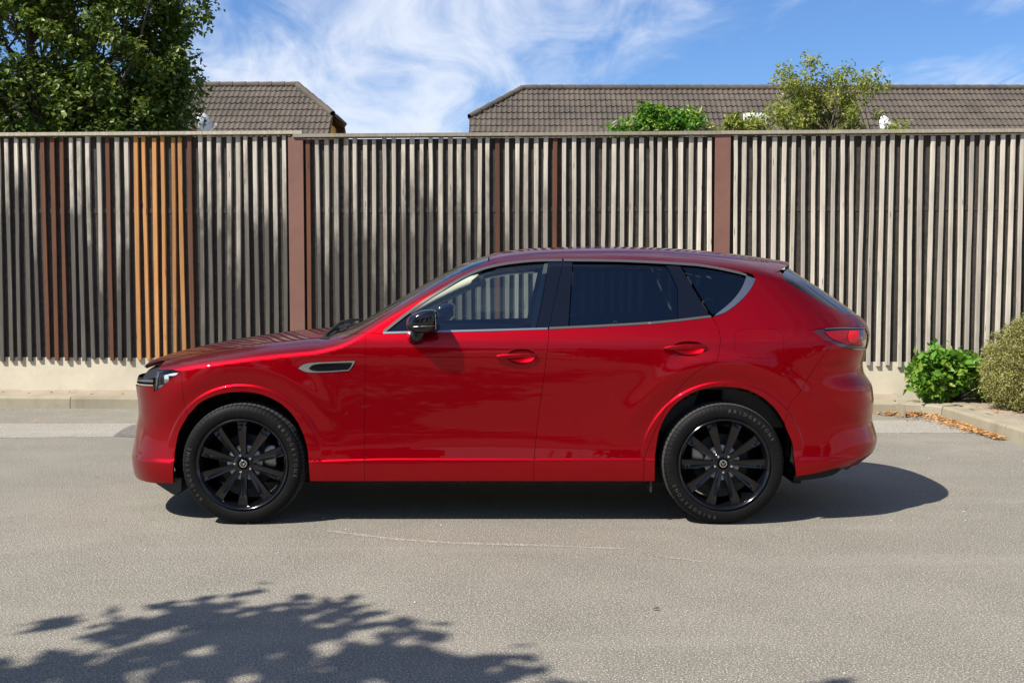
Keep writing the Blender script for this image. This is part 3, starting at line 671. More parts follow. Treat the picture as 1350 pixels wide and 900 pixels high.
# doors
def handle_hole(c, a, b): return np.array([(c[0] + a * math.cos(t), c[1] + b * math.sin(t) * (1.0 if math.sin(t) < 0 else .9)) for t in np.linspace(0, 2 * math.pi, 36, endpoint=False)])
hF, hR = to_uz([(687.5, 469.5)])[0], to_uz([(908.5, 459)])[0]
HF_, HR_ = handle_hole(hF, .088, .047), handle_hole(hR, .100, .046)
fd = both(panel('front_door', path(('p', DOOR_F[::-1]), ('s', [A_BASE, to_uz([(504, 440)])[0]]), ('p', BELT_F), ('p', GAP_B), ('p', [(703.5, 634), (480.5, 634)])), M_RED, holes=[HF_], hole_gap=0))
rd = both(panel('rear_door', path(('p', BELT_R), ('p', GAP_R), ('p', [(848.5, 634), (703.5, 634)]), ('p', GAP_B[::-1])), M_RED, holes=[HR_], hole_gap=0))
for (dr, hc, a, b, slope, x0, x1) in ((fd, hF, .088, .047, .03, -.152, .088), (rd, hR, .100, .046, .035, -.150, .100)):
    # dished bowl behind the handle
    V2 = [(0, 0)] + [(r * a * math.cos(t), r * b * math.sin(t)) for r in (.25, .5, .75, .9, 1.0) for t in np.linspace(0, 2 * math.pi, 36, endpoint=False)]
    V2 = np.array(V2); rr = np.hypot(V2[:, 0] / a, V2[:, 1] / b); P = pos(hc[0] + V2[:, 0], hc[1] + V2[:, 1] * np.where(V2[:, 1] > 0, .9, 1)); N = normal(hc[0] + V2[:, 0], hc[1] + V2[:, 1])
    P = P - N * (.030 * np.sqrt(np.clip(1 - rr ** 2.2, 0, 1)))[:, None]
    F = [(0, 1 + i, 1 + (i + 1) % 36) for i in range(36)] + [(1 + 36 * k + i, 37 + 36 * k + i, 37 + 36 * k + (i + 1) % 36, 1 + 36 * k + (i + 1) % 36) for k in range(4) for i in range(36)]
    o = mesh('handle_bowl', P, F, M_RED, dr[0]); mirror_obj(o, 'handle_bowl', dr[1])
    # pull bar
    n = 22; V = []; F = []
    for i in range(n):
        t = i / (n - 1); uu = hc[0] + x0 + (x1 - x0) * t; zz = hc[1] + .004 + slope * (t - .5) * .35
        hgt = (.0145 if t > .15 else .006 + .0085 * t / .15) * (1 - .55 * max(0, (t - .85) / .15)); dep = .006 + .020 * math.sin(math.pi * min(1, max(0, t * .96 + .02))) ** .6
        p = pos(uu, zz); nn = normal(uu, zz)
        for k in range(12):
            th = 2 * math.pi * k / 12; q = abs(math.cos(th)) ** .7 * math.copysign(1, math.cos(th)); r_ = abs(math.sin(th)) ** .7 * math.copysign(1, math.sin(th))
            V.append(p + nn * (dep + q * .0085) + np.array([0, 0, 1]) * r_ * hgt)
    F = [(i * 12 + k, i * 12 + (k + 1) % 12, i * 12 + 12 + (k + 1) % 12, i * 12 + 12 + k) for i in range(n - 1) for k in range(12)] + [tuple(range(12))[::-1], tuple((n - 1) * 12 + k for k in range(12))]
    m = MB(); m.add(V, F); o = m.build('door_handle', M_RED, dr[0], True); mirror_obj(o, 'door_handle', dr[1])
# body side: A-pillar, roof side rail, D-pillar and rear quarter in one pressing; fuel flap cut out of it
xs_end = 1.80
FUEL = path(('p', [(975, 434.5), (1000, 433), (1022, 434), (1031, 440), (1033.5, 452), (1031, 465), (1021, 470.5), (995, 471.5), (974, 468.5), (969.5, 460), (968.5, 446), (970.5, 438), (975, 434.5)]))
tailcut_top = to_uz([(1031, 360)])[0]
bs = both(panel('rear_quarter', path(('s', top_run(XCW, xs_end, 90)), ('s', [top_run(xs_end, xs_end, 1)[0], tailcut_top]), ('p', GLASS_EDGE), ('p', [(1116, 413.5), (1130, 421.5), (1140.5, 431.5)]), ('p', TL_TOP), ('p', TL_BOT[:3]), ('p', SEAM_R[::-1]),
                   ('p', ARCH_R[:12][::-1]), ('p', [(863, 634), (848.5, 634)]), ('p', GAP_R[::-1]), ('p', DLO_REAR), ('p', DLO_TOP), ('s', [to_uz([(504, 440)])[0], A_BASE]), ('s', [A_BASE, A_CORNER])), M_RED, holes=[FUEL], hole_gap=.0006, sp=.0165))
panel('fuel_flap', FUEL, M_RED, gap=.0006)
# tail: bumper, gate, lamps, glass
UE = U1 - .004
uTL = to_uz([(1141, 446)])[0][0]
rb_low = to_uz([(1049, 628), (1080, 622.5), (1110, 615.5), (1138, 608)])
rb = both(panel('rear_bumper', path(('p', SEAM_R), ('p', TL_BOT[2:]), ('s', [to_uz([(1141.5, 461.5)])[0], (uTL + .03, .86), (uTL + .10, .79)]), ('s', [(uTL + .10, .79), (UE, .76)]), ('s', [(UE, .76), (UE, .33)]), ('s', [(UE, .33), (U1 - .45, .33), rb_low[3]]), ('s', rb_low[::-1]), ('p', ARCH_R[11:][::-1])), M_RED))
panel('rear_skirt', np.array([tuple(rb_low[2] + (0, .012)), tuple(rb_low[3] + (0, .012)), (U1 - .45, .335), (UE, .335), (UE, .24), (U1 - .45, .245), tuple(rb_low[3] - (0, .045)), tuple(rb_low[2] - (.0, .015))]), M_TRIM, off=-.012, gap=0)
tg_b = to_uz([(1116, 413.5)])[0]
panel('tailgate', path(('p', [(1116, 413.5), (1130, 421.5), (1140.5, 431.5)]), ('s', [to_uz([(1140.5, 431.5)])[0], to_uz([(1141.5, 461.5)])[0]]), ('s', [to_uz([(1141.5, 461.5)])[0], (uTL + .03, .86), (uTL + .10, .79)]), ('s', [(uTL + .10, .79), (UE, .76)]), ('s', [(UE, .76), (UE, 1.235)]), ('s', [(UE, 1.235), (tg_b[0] + .3, 1.235), tg_b])), M_RED)
rg = panel('rear_window', path(('p', GLASS_EDGE), ('s', [tg_b, (tg_b[0] + .3, 1.235), (UE, 1.235)]), ('s', [(UE, 1.235), (UE, 1.535)]), ('s', [(UE, 1.535), (tailcut_top[0] + .25, 1.535), tailcut_top])), M_GLOSS, off=-.006)
TLP = path(('p', TL_TOP), ('p', TL_BOT), ('s', [to_uz([(1141.5, 461.5)])[0], to_uz([(1140.5, 431.5)])[0]]))
tl = both(panel('tail_light', TLP, M_LAMPDARK, off=-.003, sp=.02))
TLI = path(('p', [(1087, 437.5), (1105, 436), (1120, 435), (1133, 434.5)]), ('p', [(1133, 434.5), (1134.5, 445), (1137, 456.5)]), ('p', [(1137, 456.5), (1120, 454.5), (1104, 449.5), (1094, 444), (1087, 437.5)]))
panel('lamp_element', TLI, M_LAMPRED, parent=tl[0], off=.001, gap=0, edge=.004, sp=.01)
panel('lamp_element', path(('p', [(1119, 436), (1126, 435.5), (1132, 435.5)]), ('p', [(1132, 435.5), (1133, 445), (1134.5, 455)]), ('p', [(1134.5, 455), (1126, 453.5), (1118, 450)]), ('p', [(1118, 450), (1117.5, 443), (1119, 436)])), M_LAMPRED2, parent=tl[0], off=.003, gap=0, edge=.002, sp=.01)
panel('lamp_bezel', path(('p', [(1121, 459.5), (1131, 461.2), (1141.5, 461.3)]), ('p', [(1141.5, 461.3), (1141, 458.7)]), ('p', [(1141, 458.7), (1131, 458.6), (1121, 459.5)])), M_STEEL, parent=tl[0], off=.004, gap=0, edge=.004, sp=.01)
panel('lamp_bezel', path(('p', [(1088, 432.9), (1110, 431.6), (1140, 431.8)]), ('p', [(1140, 431.8), (1140, 433.6)]), ('p', [(1140, 433.6), (1110, 433.4), (1088, 434.2), (1088, 432.9)])), M_STEEL, parent=tl[0], off=.003, gap=0, edge=.003, sp=.01)

# ---- top panels
hood = grid_patch('hood', U0 + .001, -.995, .012, .9999, 120, 30, M_RED)
wind = grid_patch('windscreen', -.985, .02, .02, .9999, 70, 26, M_GLASS, off=-.004)
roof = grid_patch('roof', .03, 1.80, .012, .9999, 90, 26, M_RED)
panel('cowl_strip', top_run(-1.0, -.93, 2).tolist()[:1] + [(-.93, ztop(-.93))] + [(-.93, ztop(-.93) - .01), (-1.0, ztop(-1.0) - .01)] and np.array([(-1.0, ztop(-1.0) + .004), (-.94, ztop(-.94) + .004), (-.94, ztop(-.94) - .006), (-1.0, ztop(-1.0) - .006)]), M_BLACK, gap=0, off=.001, edge=.004)
# cowl and wipers
m = MB()
cw = [(x_, y_, CC(x_) - .16 * abs(y_ / .80) ** 2.4 * .55 + dz) for y_ in np.linspace(-.70, .70, 15) for x_, dz in ((-1.02, -.03), (-1.0, .006), (-.95, .012), (-.90, -.05))]
m.add(cw, [(4 * i + k, 4 * i + k + 1, 4 * i + 5 + k, 4 * i + 4 + k) for i in range(14) for k in range(3)]).build('cowl', M_BLACK, car, True)
for ya, yb, xa, xb in ((-.62, .05, -.985, -.90), (.02, .60, -.985, -.92)):
    m = MB(); m.tube([(xa, ya, CC(xa) - .055 * (abs(ya) / .6) ** 2 + .028), ((xa + xb) / 2, (ya + yb) / 2, CC((xa + xb) / 2) + .028), (xb, yb, CC(xb) + .012)], [.012, .009, .006], 8)
    m.tube([(xa, ya - .01, CC(xa) - .06 * (abs(ya) / .6) ** 2), (xa, ya, CC(xa) - .055 * (abs(ya) / .6) ** 2 + .03)], [.018, .014], 10).build('wiper', M_BLACK, car, True)
# roof spoiler: skin carries the roof curve on to a sharp tip, underside runs forward to the rear window
nxs, nt2 = 20, 22; V = []; F = []
tipS = at(1055, 347.5, y=-.62); zl0, zl1 = tailcut_top[1] - .004, tipS[2]
def sp_col(s_):
    rows = []
    for k in range(nt2):
        e = k / (nt2 - 1)                             # 0 = lower side edge, 1 = middle
        xs0 = 1.792; xe = tipS[0] + .055 * math.sin(e * math.pi / 2); x_ = xs0 + (xe - xs0) * s_; C = CC(x_); h = hcap(x_)
        zlow = zl0 + (zl1 - zl0) * s_ ** .85; zt_ = C + .001; t0 = (zlow - (C - h)) / h; t_ = math.sin(math.asin(np.clip(t0, -.99, .995)) * (1 - e) + math.pi / 2 * e); z_ = C - h + h * t_
        rows.append((x_, -float(W0(1.80 + .35 * (x_ - 1.80), z_)) * max(0., 1 - max(0, t_) ** 2) ** (1 / 2.15) * float(np.interp((1.80 - UB) / (XT(z_) - UB), DR, GR)) * (1 - .05 * s_ ** 2), z_ + .001))
    return rows
for i in range(nxs):
    r_ = sp_col(i / (nxs - 1)); full = r_ + [(a_, -b_, c_) for a_, b_, c_ in r_[-2::-1]]; nf = len(full); und = [(full[0][0], full[0][1] * q_, full[0][2] + .035 * (1 - i / (nxs - 1)) * (1 - q_ * q_)) for q_ in np.linspace(-1, 1, 13)[1:-1]]
    V += full + und
nc = nf + 11
F = [(i * nc + k, i * nc + (k + 1) % nc, (i + 1) * nc + (k + 1) % nc, (i + 1) * nc + k) for i in range(nxs - 1) for k in range(nc)] + [tuple((nxs - 1) * nc + k for k in range(nc))]
m = MB(); m.add(V, F); m.build('roof_spoiler', M_RED, car, angle=50)

# ---- side windows and trim
FG = path(('p', [(541, 411.5), (580, 385), (620, 362.5), (655, 351.5), (700, 346), (721.5, 345)]), ('p', [(721.5, 345), (719, 365), (713, 400), (706, 432.5)]), ('p', [(706, 432.5), (640, 434.8), (585, 436.3), (543, 437.5)]), ('p', [(543, 437.5), (541, 411.5)]))
both(panel('front_window', FG, M_GLASS, off=-.010, gap=-.001, edge=0))
panel('window_sail', path(('p', [(510, 437.2), (525, 424.5), (541, 411.5)]), ('p', [(541, 411.5), (543, 437.5)]), ('p', [(543, 437.5), (510, 438.2)])), M_GLOSS, off=-.008)
panel('centre_pillar_trim', path(('p', [(722.5, 345), (742, 344.3)]), ('p', [(742, 344.3), (733, 388), (723.5, 432)]), ('p', [(723.5, 432), (707, 432.5)]), ('p', [(707, 432.5), (714, 400), (720, 365), (722.5, 345)])), M_GLOSS, off=-.003)
panel('centre_pillar_trim', path(('p', [(742, 344.3), (754.5, 344.3)]), ('p', [(754.5, 344.3), (752, 388), (749.5, 430.5)]), ('p', [(749.5, 430.5), (723.5, 432)]), ('p', [(723.5, 432), (733, 388), (742, 344.3)])), M_GLOSS, off=-.003)
both(panel('rear_door_window', path(('p', [(756, 344.5), (820, 345.3), (877, 348.3)]), ('p', [(877, 348.3), (885, 363), (893, 379.5)]), ('p', [(893, 379.5), (893.5, 420.5)]), ('p', [(893.5, 420.5), (820, 426.5), (751, 430)]), ('p', [(751, 430), (753.5, 388), (756, 344.5)])), M_GLASS_D, off=-.010, gap=-.001, edge=0))
panel('window_divider', path(('p', [(877.5, 348.3), (896.5, 350)]), ('p', [(896.5, 350), (915, 381), (936, 415.5)]), ('p', [(936, 415.5), (915, 418.5), (894, 420.5)]), ('p', [(894, 420.5), (893.5, 379.5)]), ('p', [(893.5, 379.5), (885.5, 363), (877.5, 348.3)])), M_GLOSS, off=-.005)
panel('quarter_window', path(('p', [(899.5, 350.5), (940, 355), (972, 362), (983, 366)]), ('p', [(983, 366), (977, 379), (965, 395), (947, 410.5), (939.5, 413.5)]), ('p', [(939.5, 413.5), (918, 380), (899.5, 350.5)])), M_GLASS_D, off=-.008, gap=-.001, edge=0)
panel('window_trim', path(('p', [(984, 363), (996, 367.5)]), ('p', [(996, 367.5), (990, 380), (976, 396.5), (957, 411), (941, 417)]), ('p', [(941, 417), (948, 411), (966, 395.5), (978, 379), (984, 363)])), M_STEEL, off=.001, gap=0, sp=.015)
def strip(name, line, w, m, off, parent=None, shift=0.):
    c = spline(to_uz(line), 10); t = np.gradient(c, axis=0); t /= np.linalg.norm(t, axis=1, keepdims=True); n = np.stack([-t[:, 1], t[:, 0]], -1)
    return panel(name, np.vstack([c + n * (shift + w / 2), (c + n * (shift - w / 2))[::-1]]), m, gap=0, off=off, edge=.008, sp=.02)
strip('belt_trim', [(505, 438.7), (560, 437.3), (640, 435.3), (722, 433)], .011, M_STEEL, .002)
strip('belt_trim', [(724, 432.6), (800, 429), (870, 424.5), (937, 417)], .013, M_GREYTRIM, .002)
strip('roof_edge_trim', [(506, 437), (541, 409.8), (581, 383), (620, 360.8), (655, 349.7), (700, 343.8), (741, 342.8)], .016, M_GREYTRIM, .001)
strip('roof_edge_trim', [(743, 342.8), (820, 343.8), (900, 347.8), (940, 352.3), (972, 359), (985, 363)], .016, M_GREYTRIM, .001)

# ---- dark inner shell so that the gaps and the arches are closed
uu = np.linspace(U0 + .002, U1 - .002, 320); zz = np.linspace(.235, 1.12, 40); Ug, Zg = np.meshgrid(uu, zz, indexing='ij')
P = pos(Ug, Zg); N = normal(Ug, Zg); P = P - N * .035; P[..., 1] = np.minimum(P[..., 1], 0)
mz = P[..., 2]; V = P.reshape(-1, 3); F = []
for i in range(319):
    for j in range(39):
        c = P[i:i + 2, j:j + 2].mean((0, 1))
        if min(math.hypot(c[0] - WHX, c[2] - WHZ), math.hypot(c[0] + WHX, c[2] - WHZ)) < .455: continue
        if c[0] < -.9 and c[2] > ztop(max(c[0], -2.2)) - .02: continue
        F.append((i * 40 + j, i * 40 + 40 + j, i * 40 + 41 + j, i * 40 + j + 1))
n = len(V); V2 = V * (1, -1, 1); F += [tuple(n + a for a in f[::-1]) for f in F]
mesh('inner_shell', np.vstack([V, V2]), F, M_BLACK, car)
m = MB(); m.box((-1.9, -.62, .20), (1.85, .62, .30)).box((-.98, -.84, .24), (.97, .84, .30)).box((-2.1, -.60, .30), (-1.85, .60, .85)).box((-.98, -.80, .30), (-.90, .80, 1.05)).box((1.86, -.70, .37), (2.2, .70, .85)).box((.9, -.8, .30), (.98, .8, .8)).box((1.885, -.79, .225), (1.93, .79, .27)).box((1.885, -.845, .27), (1.93, .845, .60))  # last boxes added, unseen, to block sun leaking through behind the rear wheels
m.build('underbody_and_light_block', M_BLACK, car)
for sx in (-1, 1):
    for sy in (-1, 1):
        m = MB(); V = []; F = []
        for i in range(25):
            th = -.25 + (math.pi + .5) * i / 24; rr_ = .45
            for y_ in (min(.89, float(np.interp(sx * WHX + rr_ * math.cos(th), [-2.0, -1.85, -1.6, 1.6, 1.8, 2.0], [.70, .80, .885, .885, .83, .74]))), .52): V.append((sx * WHX + rr_ * math.cos(th), sy * y_, WHZ + rr_ * math.sin(th)))
        F = [(2 * i, 2 * i + 1, 2 * i + 3, 2 * i + 2) for i in range(24)]; m.add(V, F)
        m.box((sx * WHX - .5, sy * .50 - .01, .25), (sx * WHX + .5, sy * .50 + .01, .80)); m.build('wheel_liner', M_BLACK, car)
for sy in (-1, 1):
    m = MB(); m.prism([(-2.00, .232), (-1.90, .165), (-1.872, .15), (-1.862, .165), (-1.84, .175), (-1.835, .26), (-2.00, .26)], lambda p, d: (p[0], sy * d, p[1]), .55, .80); m.build('air_deflector', M_TRIM, car)
    m = MB(); m.prism([(1.0, .28), (1.012, .28), (1.012, .185), (1.0, .19)], lambda p, d: (p[0], sy * d, p[1]), .60, .875); m.build('mud_flap', M_TRIM, car)
# ---- interior
m = MB()
hl_uu = np.linspace(.05, 1.75, 40); tt = np.sin(np.linspace(math.asin(.45), math.pi / 2, 12))
Vh = []
for a in hl_uu:
    row = [];
    for t in tt: z_ = CC(a) - hcap(a) + hcap(a) * t; row.append((a, -W0(a, z_) * (max(0, 1 - t * t)) ** (1 / 2.15) * .955, z_ - .03))
    Vh += row + [(p[0], -p[1], p[2]) for p in row[::-1]]
m.add(Vh, [(24 * i + k, 24 * i + k + 1, 24 * i + 25 + k, 24 * i + 24 + k) for i in range(39) for k in range(23)]).build('headliner', M_CREAM, car, True)
for sy in (-1, 1):                                    # inner trim of the windscreen pillars, B and C pillars
    m = MB(); xs_ = np.linspace(-.80, -.05, 12); m.tube([(x_ + .02, sy * (W0(x_, ztop(x_, .35)) * (1 - .35 ** 2) ** .465 - .105), ztop(x_, .30) - .045) for x_ in xs_], [.036] * 12, 10).build('pillar_trim', M_CREAM, car, True)
    m = MB(); m.prism([(.28, 1.15), (.42, 1.15), (.47, 1.56), (.37, 1.56)], lambda p, d: (p[0], sy * (.845 - (p[1] - 1.15) * .45 + d), p[1]), -.03, .0).build('pillar_trim', M_SEAT, car)
    m = MB(); m.prism([(-.88, .42), (.25, .42), (.25, 1.13), (-.80, 1.13)], lambda p, d: (p[0], sy * (.80 + d), p[1]), -.02, .03).build('door_card', M_SEAT, car)
    m = MB(); m.prism([(.32, .42), (.95, .70), (1.3, .95), (1.3, 1.13), (.32, 1.13)], lambda p, d: (p[0], sy * (.80 + d), p[1]), -.02, .03).build('door_card', M_SEAT, car)
m = MB(); dp = [(-.93, .75), (-.96, 1.05), (-.90, 1.09), (-.62, 1.115), (-.50, 1.10), (-.44, 1.03), (-.50, .90), (-.48, .75)]
m.prism(dp, lambda p, d: (p[0], d, p[1]), -.76, .76).box((-.72, -.52, 1.09), (-.46, -.22, 1.155), .02).build('dashboard', M_DASH, car, angle=40)
m = MB(); m.box((-.56, -.13, 1.11), (-.535, .15, 1.20), .006).build('dashboard_screen', M_GLOSS, car, angle=40)
m = MB(); tr = [(.185 * math.cos(a), .185 * math.sin(a)) for a in np.linspace(0, 2 * math.pi, 33)]
til = lambda y_, h_: (-.30 - h_ * .42, -.37 + y_, 1.055 + h_ * .91)
m.tube([til(*p) for p in tr], .015, 8, False)
for a in (0, math.pi, -math.pi / 2): m.tube([til(0, 0), til(.18 * math.cos(a), .18 * math.sin(a))], [.03, .014], 8)
m.tube([(-.33, -.37, 1.05), (-.55, -.37, .98)], .035, 10).build('steering_wheel', M_SEAT, car, True)
def seat(x, y, w):
    m = MB(); m.box((x - .30, y - w / 2, .52), (x + .22, y + w / 2, .66), .04)
    bp = [(x + .12, .62), (x + .26, .62), (x + .42, 1.20), (x + .38, 1.24), (x + .32, 1.22), (x + .25, 1.0)]
    m.prism(bp, lambda p, d: (p[0], y + d, p[1]), -w / 2, w / 2); o = m.build('seat', M_SEAT, car, angle=40)
    m = MB(); m.box((x + .33, y - .14, 1.25), (x + .43, y + .14, 1.42), .035); m.tube([(x + .38, y - .06, 1.2), (x + .38, y - .06, 1.3)], .008, 6).tube([(x + .38, y + .06, 1.2), (x + .38, y + .06, 1.3)], .008, 6).build('headrest', M_SEAT, o, angle=40)
for y_ in (-.37, .37): seat(.16, y_, .50)
for y_ in (-.44, 0, .44): seat(1.02, y_, .44)
m = MB(); m.box((1.46, -.70, .55), (1.9, .70, .95), .02).build('load_cover', M_SEAT, car)
m = MB(); m.box((-.26, -.12, 1.44), (-.235, .12, 1.505), .012).build('rear_view_mirror', M_BLACK, car, angle=40)
# ---- door mirrors
def superell(c, rad, e1, e2, n=20, mm=28, warp=None):
    V = []; sg = lambda q, e: math.copysign(abs(q) ** e, q)
    for i in range(n + 1):
        th = -math.pi / 2 + math.pi * i / n
        for j in range(mm):
            ph = 2 * math.pi * j / mm; p = [rad[0] * sg(math.cos(th), e1) * sg(math.cos(ph), e2), rad[1] * sg(math.cos(th), e1) * sg(math.sin(ph), e2), rad[2] * sg(math.sin(th), e1)]
            if warp: p = warp(p)
            V.append((c[0] + p[0], c[1] + p[1], c[2] + p[2]))
    F = [(i * mm + j, i * mm + (j + 1) % mm, i * mm + mm + (j + 1) % mm, i * mm + mm + j) for i in range(n) for j in range(mm)]; return V, F
mc = at(556, 424, y=-1.0)
for sy, tw in ((-1, None), (1, None)):
    def warp(p):                                      # blunt glass side at the rear, rounded leading edge, thinner outboard
        x_, y_, z_ = p; f_ = x_ / .10
        z_ *= 1 - .28 * max(0, -f_) ** 1.5; z_ += .012 * f_ if z_ > 0 else -.004 * f_
        return [x_ + .015 * (z_ / .07), y_ * (1 - .12 * max(0, -f_)), z_]
    V, F = superell((mc[0], sy * .985, mc[2]), (.088, .085, .068), .62, .62, warp=warp)
    o = None; m = MB(); m.add(V, F); o = m.build('door_mirror', M_GLOSS, car, True)
    m = MB(); m.box((mc[0] + .083, sy * .985 - .066, mc[2] - .045), (mc[0] + .086, sy * .985 + .066, mc[2] + .045), .002).build('mirror_glass', M_CHROME, o, angle=40)
    m = MB(); m.tube([(mc[0] - .02, sy * 1.0, mc[2] - .055), (mc[0] - .035, sy * .955, mc[2] - .085), (mc[0] - .05, sy * .895, mc[2] - .095)], [.035, .042, .05], 14).build('mirror_foot', M_GLOSS, o, True)
    m = MB(); zc = mc[2] - .030
    m.tube([(mc[0] - .084, sy * 1.03, zc), (mc[0] - .04, sy * 1.062, zc + .002), (mc[0] + .03, sy * 1.069, zc + .006), (mc[0] + .08, sy * 1.055, zc + .008)], [.002, .0035, .0035, .002], 8).build('indicator_strip', M_STEEL, o, True)

# ---- wheels
def make_tyre_mesh():
    half = [(.268, -.106), (.278, -.113), (.294, -.119), (.318, -.1205), (.338, -.116), (.350, -.107)]
    shoulder = [(.3575, -.095), (.3615, -.080), (.3635, -.062)]; grv = [(.3640, -.046), (.357, -.044), (.357, -.036), (.3645, -.034), (.365, -.006), (.357, -.004)]
    prof = half + shoulder + grv; prof = prof + [(r, -y) for r, y in prof[::-1]]
    blocks = 80; V = []; ang = []
    for b in range(blocks):
        for q in (.0, .10, .14, .96): ang.append((2 * math.pi * (b + q) / blocks, q < .13))
    nh = len(half)
    for th, gr_ in ang:
        for k, (r, y) in enumerate(prof):
            if gr_ and nh - 1 <= k < len(prof) - nh + 1: r = r - (.006 if nh <= k < len(prof) - nh else .002)
            V.append((r * math.cos(th), y, r * math.sin(th)))
    m_ = len(prof); n = len(ang); F = [(i * m_ + j, i * m_ + j + 1, ((i + 1) % n) * m_ + j + 1, ((i + 1) % n) * m_ + j) for i in range(n) for j in range(m_ - 1)]
    me = bpy.data.meshes.new('tyre'); me.from_pydata(V, [], F); me.materials.append(M_TYRE); me.materials.append(M_TREAD)
    bm = bmesh.new(); bm.from_mesh(me); bmesh.ops.recalc_face_normals(bm, faces=bm.faces[:])
    for f in bm.faces:
        c = f.calc_center_median(); f.material_index = 1 if abs(c.y) < .100 and math.hypot(c.x, c.z) > .345 else 0; f.smooth = True
    bm.to_mesh(me); bm.free(); me.set_sharp_from_angle(angle=R_(38)); return me
ME_TYRE = make_tyre_mesh()
def obj_mesh(mb, name, m, angle=35):
    o = mb.build(name, m, None, angle=angle); me = o.data; bpy.data.objects.remove(o); return me
m = MB(); m.lathe([(-.104, .270), (-.118, .2735), (-.121, .270), (-.118, .264), (-.104, .256), (-.085, .243), (-.02, .232), (.09, .232), (.105, .262), (.10, .262)], 72)
m.lathe([(-.050, .0), (-.070, .030), (-.078, .036), (-.078, .048), (-.070, .060), (-.045, .066), (-.01, .068)], 48)
ME_RIM = obj_mesh(m, 'wheel', M_RIM)
def spoke_mesh():
    V = []; F = []; n = 10
    for i in range(n):
        t = i / (n - 1); r = .050 + (.252 - .050) * t; w = .0185 + .0145 * t ** 1.1; yf = -.070 - .038 * t ** .8 + .012 * max(0, t - .85) / .15
        wt = w * (.80 + .08 * t); dp = .020 + .012 * (1 - t)
        for a, b in ((-w, yf + .012), (-wt, yf), (-wt * .25, yf + .0045), (wt * .25, yf + .0045), (wt, yf), (w, yf + .012), (w * .8, yf + dp + .018), (-w * .8, yf + dp + .018)): V.append((a, b, r))
    F = [(i * 8 + k, i * 8 + (k + 1) % 8, i * 8 + 8 + (k + 1) % 8, i * 8 + 8 + k) for i in range(n - 1) for k in range(8)] + [tuple(range(8)), tuple((n - 1) * 8 + k for k in range(8))]
    m = MB(); m.add(V, F); return obj_mesh(m, 'spoke', M_RIM, 25)
ME_SPOKE = spoke_mesh()
m = MB(); m.lathe([(-.002, .102), (.000, .104), (.002, .168), (.012, .168), (.012, .0)], 64); ME_DISC = obj_mesh(m, 'brake_disc', M_ROTOR)
m = MB(); m.lathe([(-.043, .0), (-.045, .098), (-.041, .106), (.0, .108)], 64); ME_HAT = obj_mesh(m, 'disc_hat', M_DISC)
m = MB(); V, F = superell((0, 0, 0), (.045, .045, .085), .5, .5, 10, 16); m.add(V, F); ME_CAL = obj_mesh(m, 'brake_caliper', M_STEEL)
m = MB(); m.lathe([(-.090, .0), (-.090, .0065), (-.086, .0095), (-.068, .0100), (-.066, .0125), (-.060, .0125)], 6); ME_NUT = obj_mesh(m, 'wheel_nut', M_CHROME, 30)
m = MB(); m.lathe([(-.080, .0), (-.081, .020), (-.079, .027), (-.072, .029)], 36); ME_CAPW = obj_mesh(m, 'centre_cap', M_RIM, 30)
m = MB(); m.lathe([(-.080, .0165), (-.0845, .018), (-.0845, .0215), (-.080, .023)], 36)
for s_ in (-1, 1): m.tube([(0, -.083, -.008), (s_ * .005, -.084, .0), (s_ * .011, -.084, .009), (s_ * .018, -.083, .010)], [.0016, .0026, .0024, .001], 6)
ME_EMB = obj_mesh(m, 'emblem', M_CHROME, 40)
def letter_mesh(text, a0, a1, r, h):
    cache = {}; V = []; F = []; ws = []
    for ch in text:
        if ch not in cache:
            cu = bpy.data.curves.new('letters', 'FONT'); cu.body = ch; cu.size = h * 1.38; cu.align_x = 'CENTER'; cu.extrude = .0006; cu.offset = .0004; cu.resolution_u = 2
            o = bpy.data.objects.new('letters', cu); COL.objects.link(o); bpy.context.view_layer.update()
            me = bpy.data.meshes.new_from_object(o.evaluated_get(bpy.context.evaluated_depsgraph_get())); cache[ch] = ([tuple(v.co) for v in me.vertices], [tuple(p.vertices) for p in me.polygons])
            bpy.data.objects.remove(o); bpy.data.curves.remove(cu); bpy.data.meshes.remove(me)
    for i, ch in enumerate(text):
        th = a0 + (a1 - a0) * i / (len(text) - 1); s_ = 1 if a1 < a0 else -1
        up_ = np.array([math.cos(th), math.sin(th)]); rt_ = np.array([math.sin(th), -math.cos(th)])
        Vc, Fc = cache[ch]; k = len(V)
        for x_, y_, z_ in Vc:
            q = up_ * (r + (y_ - h / 2) * 1.0) + rt_ * x_; rad = np.hypot(*q); yo = np.interp(rad, [.272, .292, .318, .338, .350], [-.112, -.119, -.1205, -.116, -.107])
            V.append((q[0], yo - .0008 - z_, q[1]))
        F += [tuple(k + j for j in f)[::-1] for f in Fc]
    me = bpy.data.meshes.new('lettering'); me.from_pydata(V, [], F); me.update(); me.materials.append(M_LETTER); return me
BRAND = 'BRIDGESTONE'
ME_TXT = letter_mesh(BRAND, R_(85), R_(28), .322, .021); ME_TXT2 = letter_mesh(BRAND, R_(260), R_(203), .322, .021)
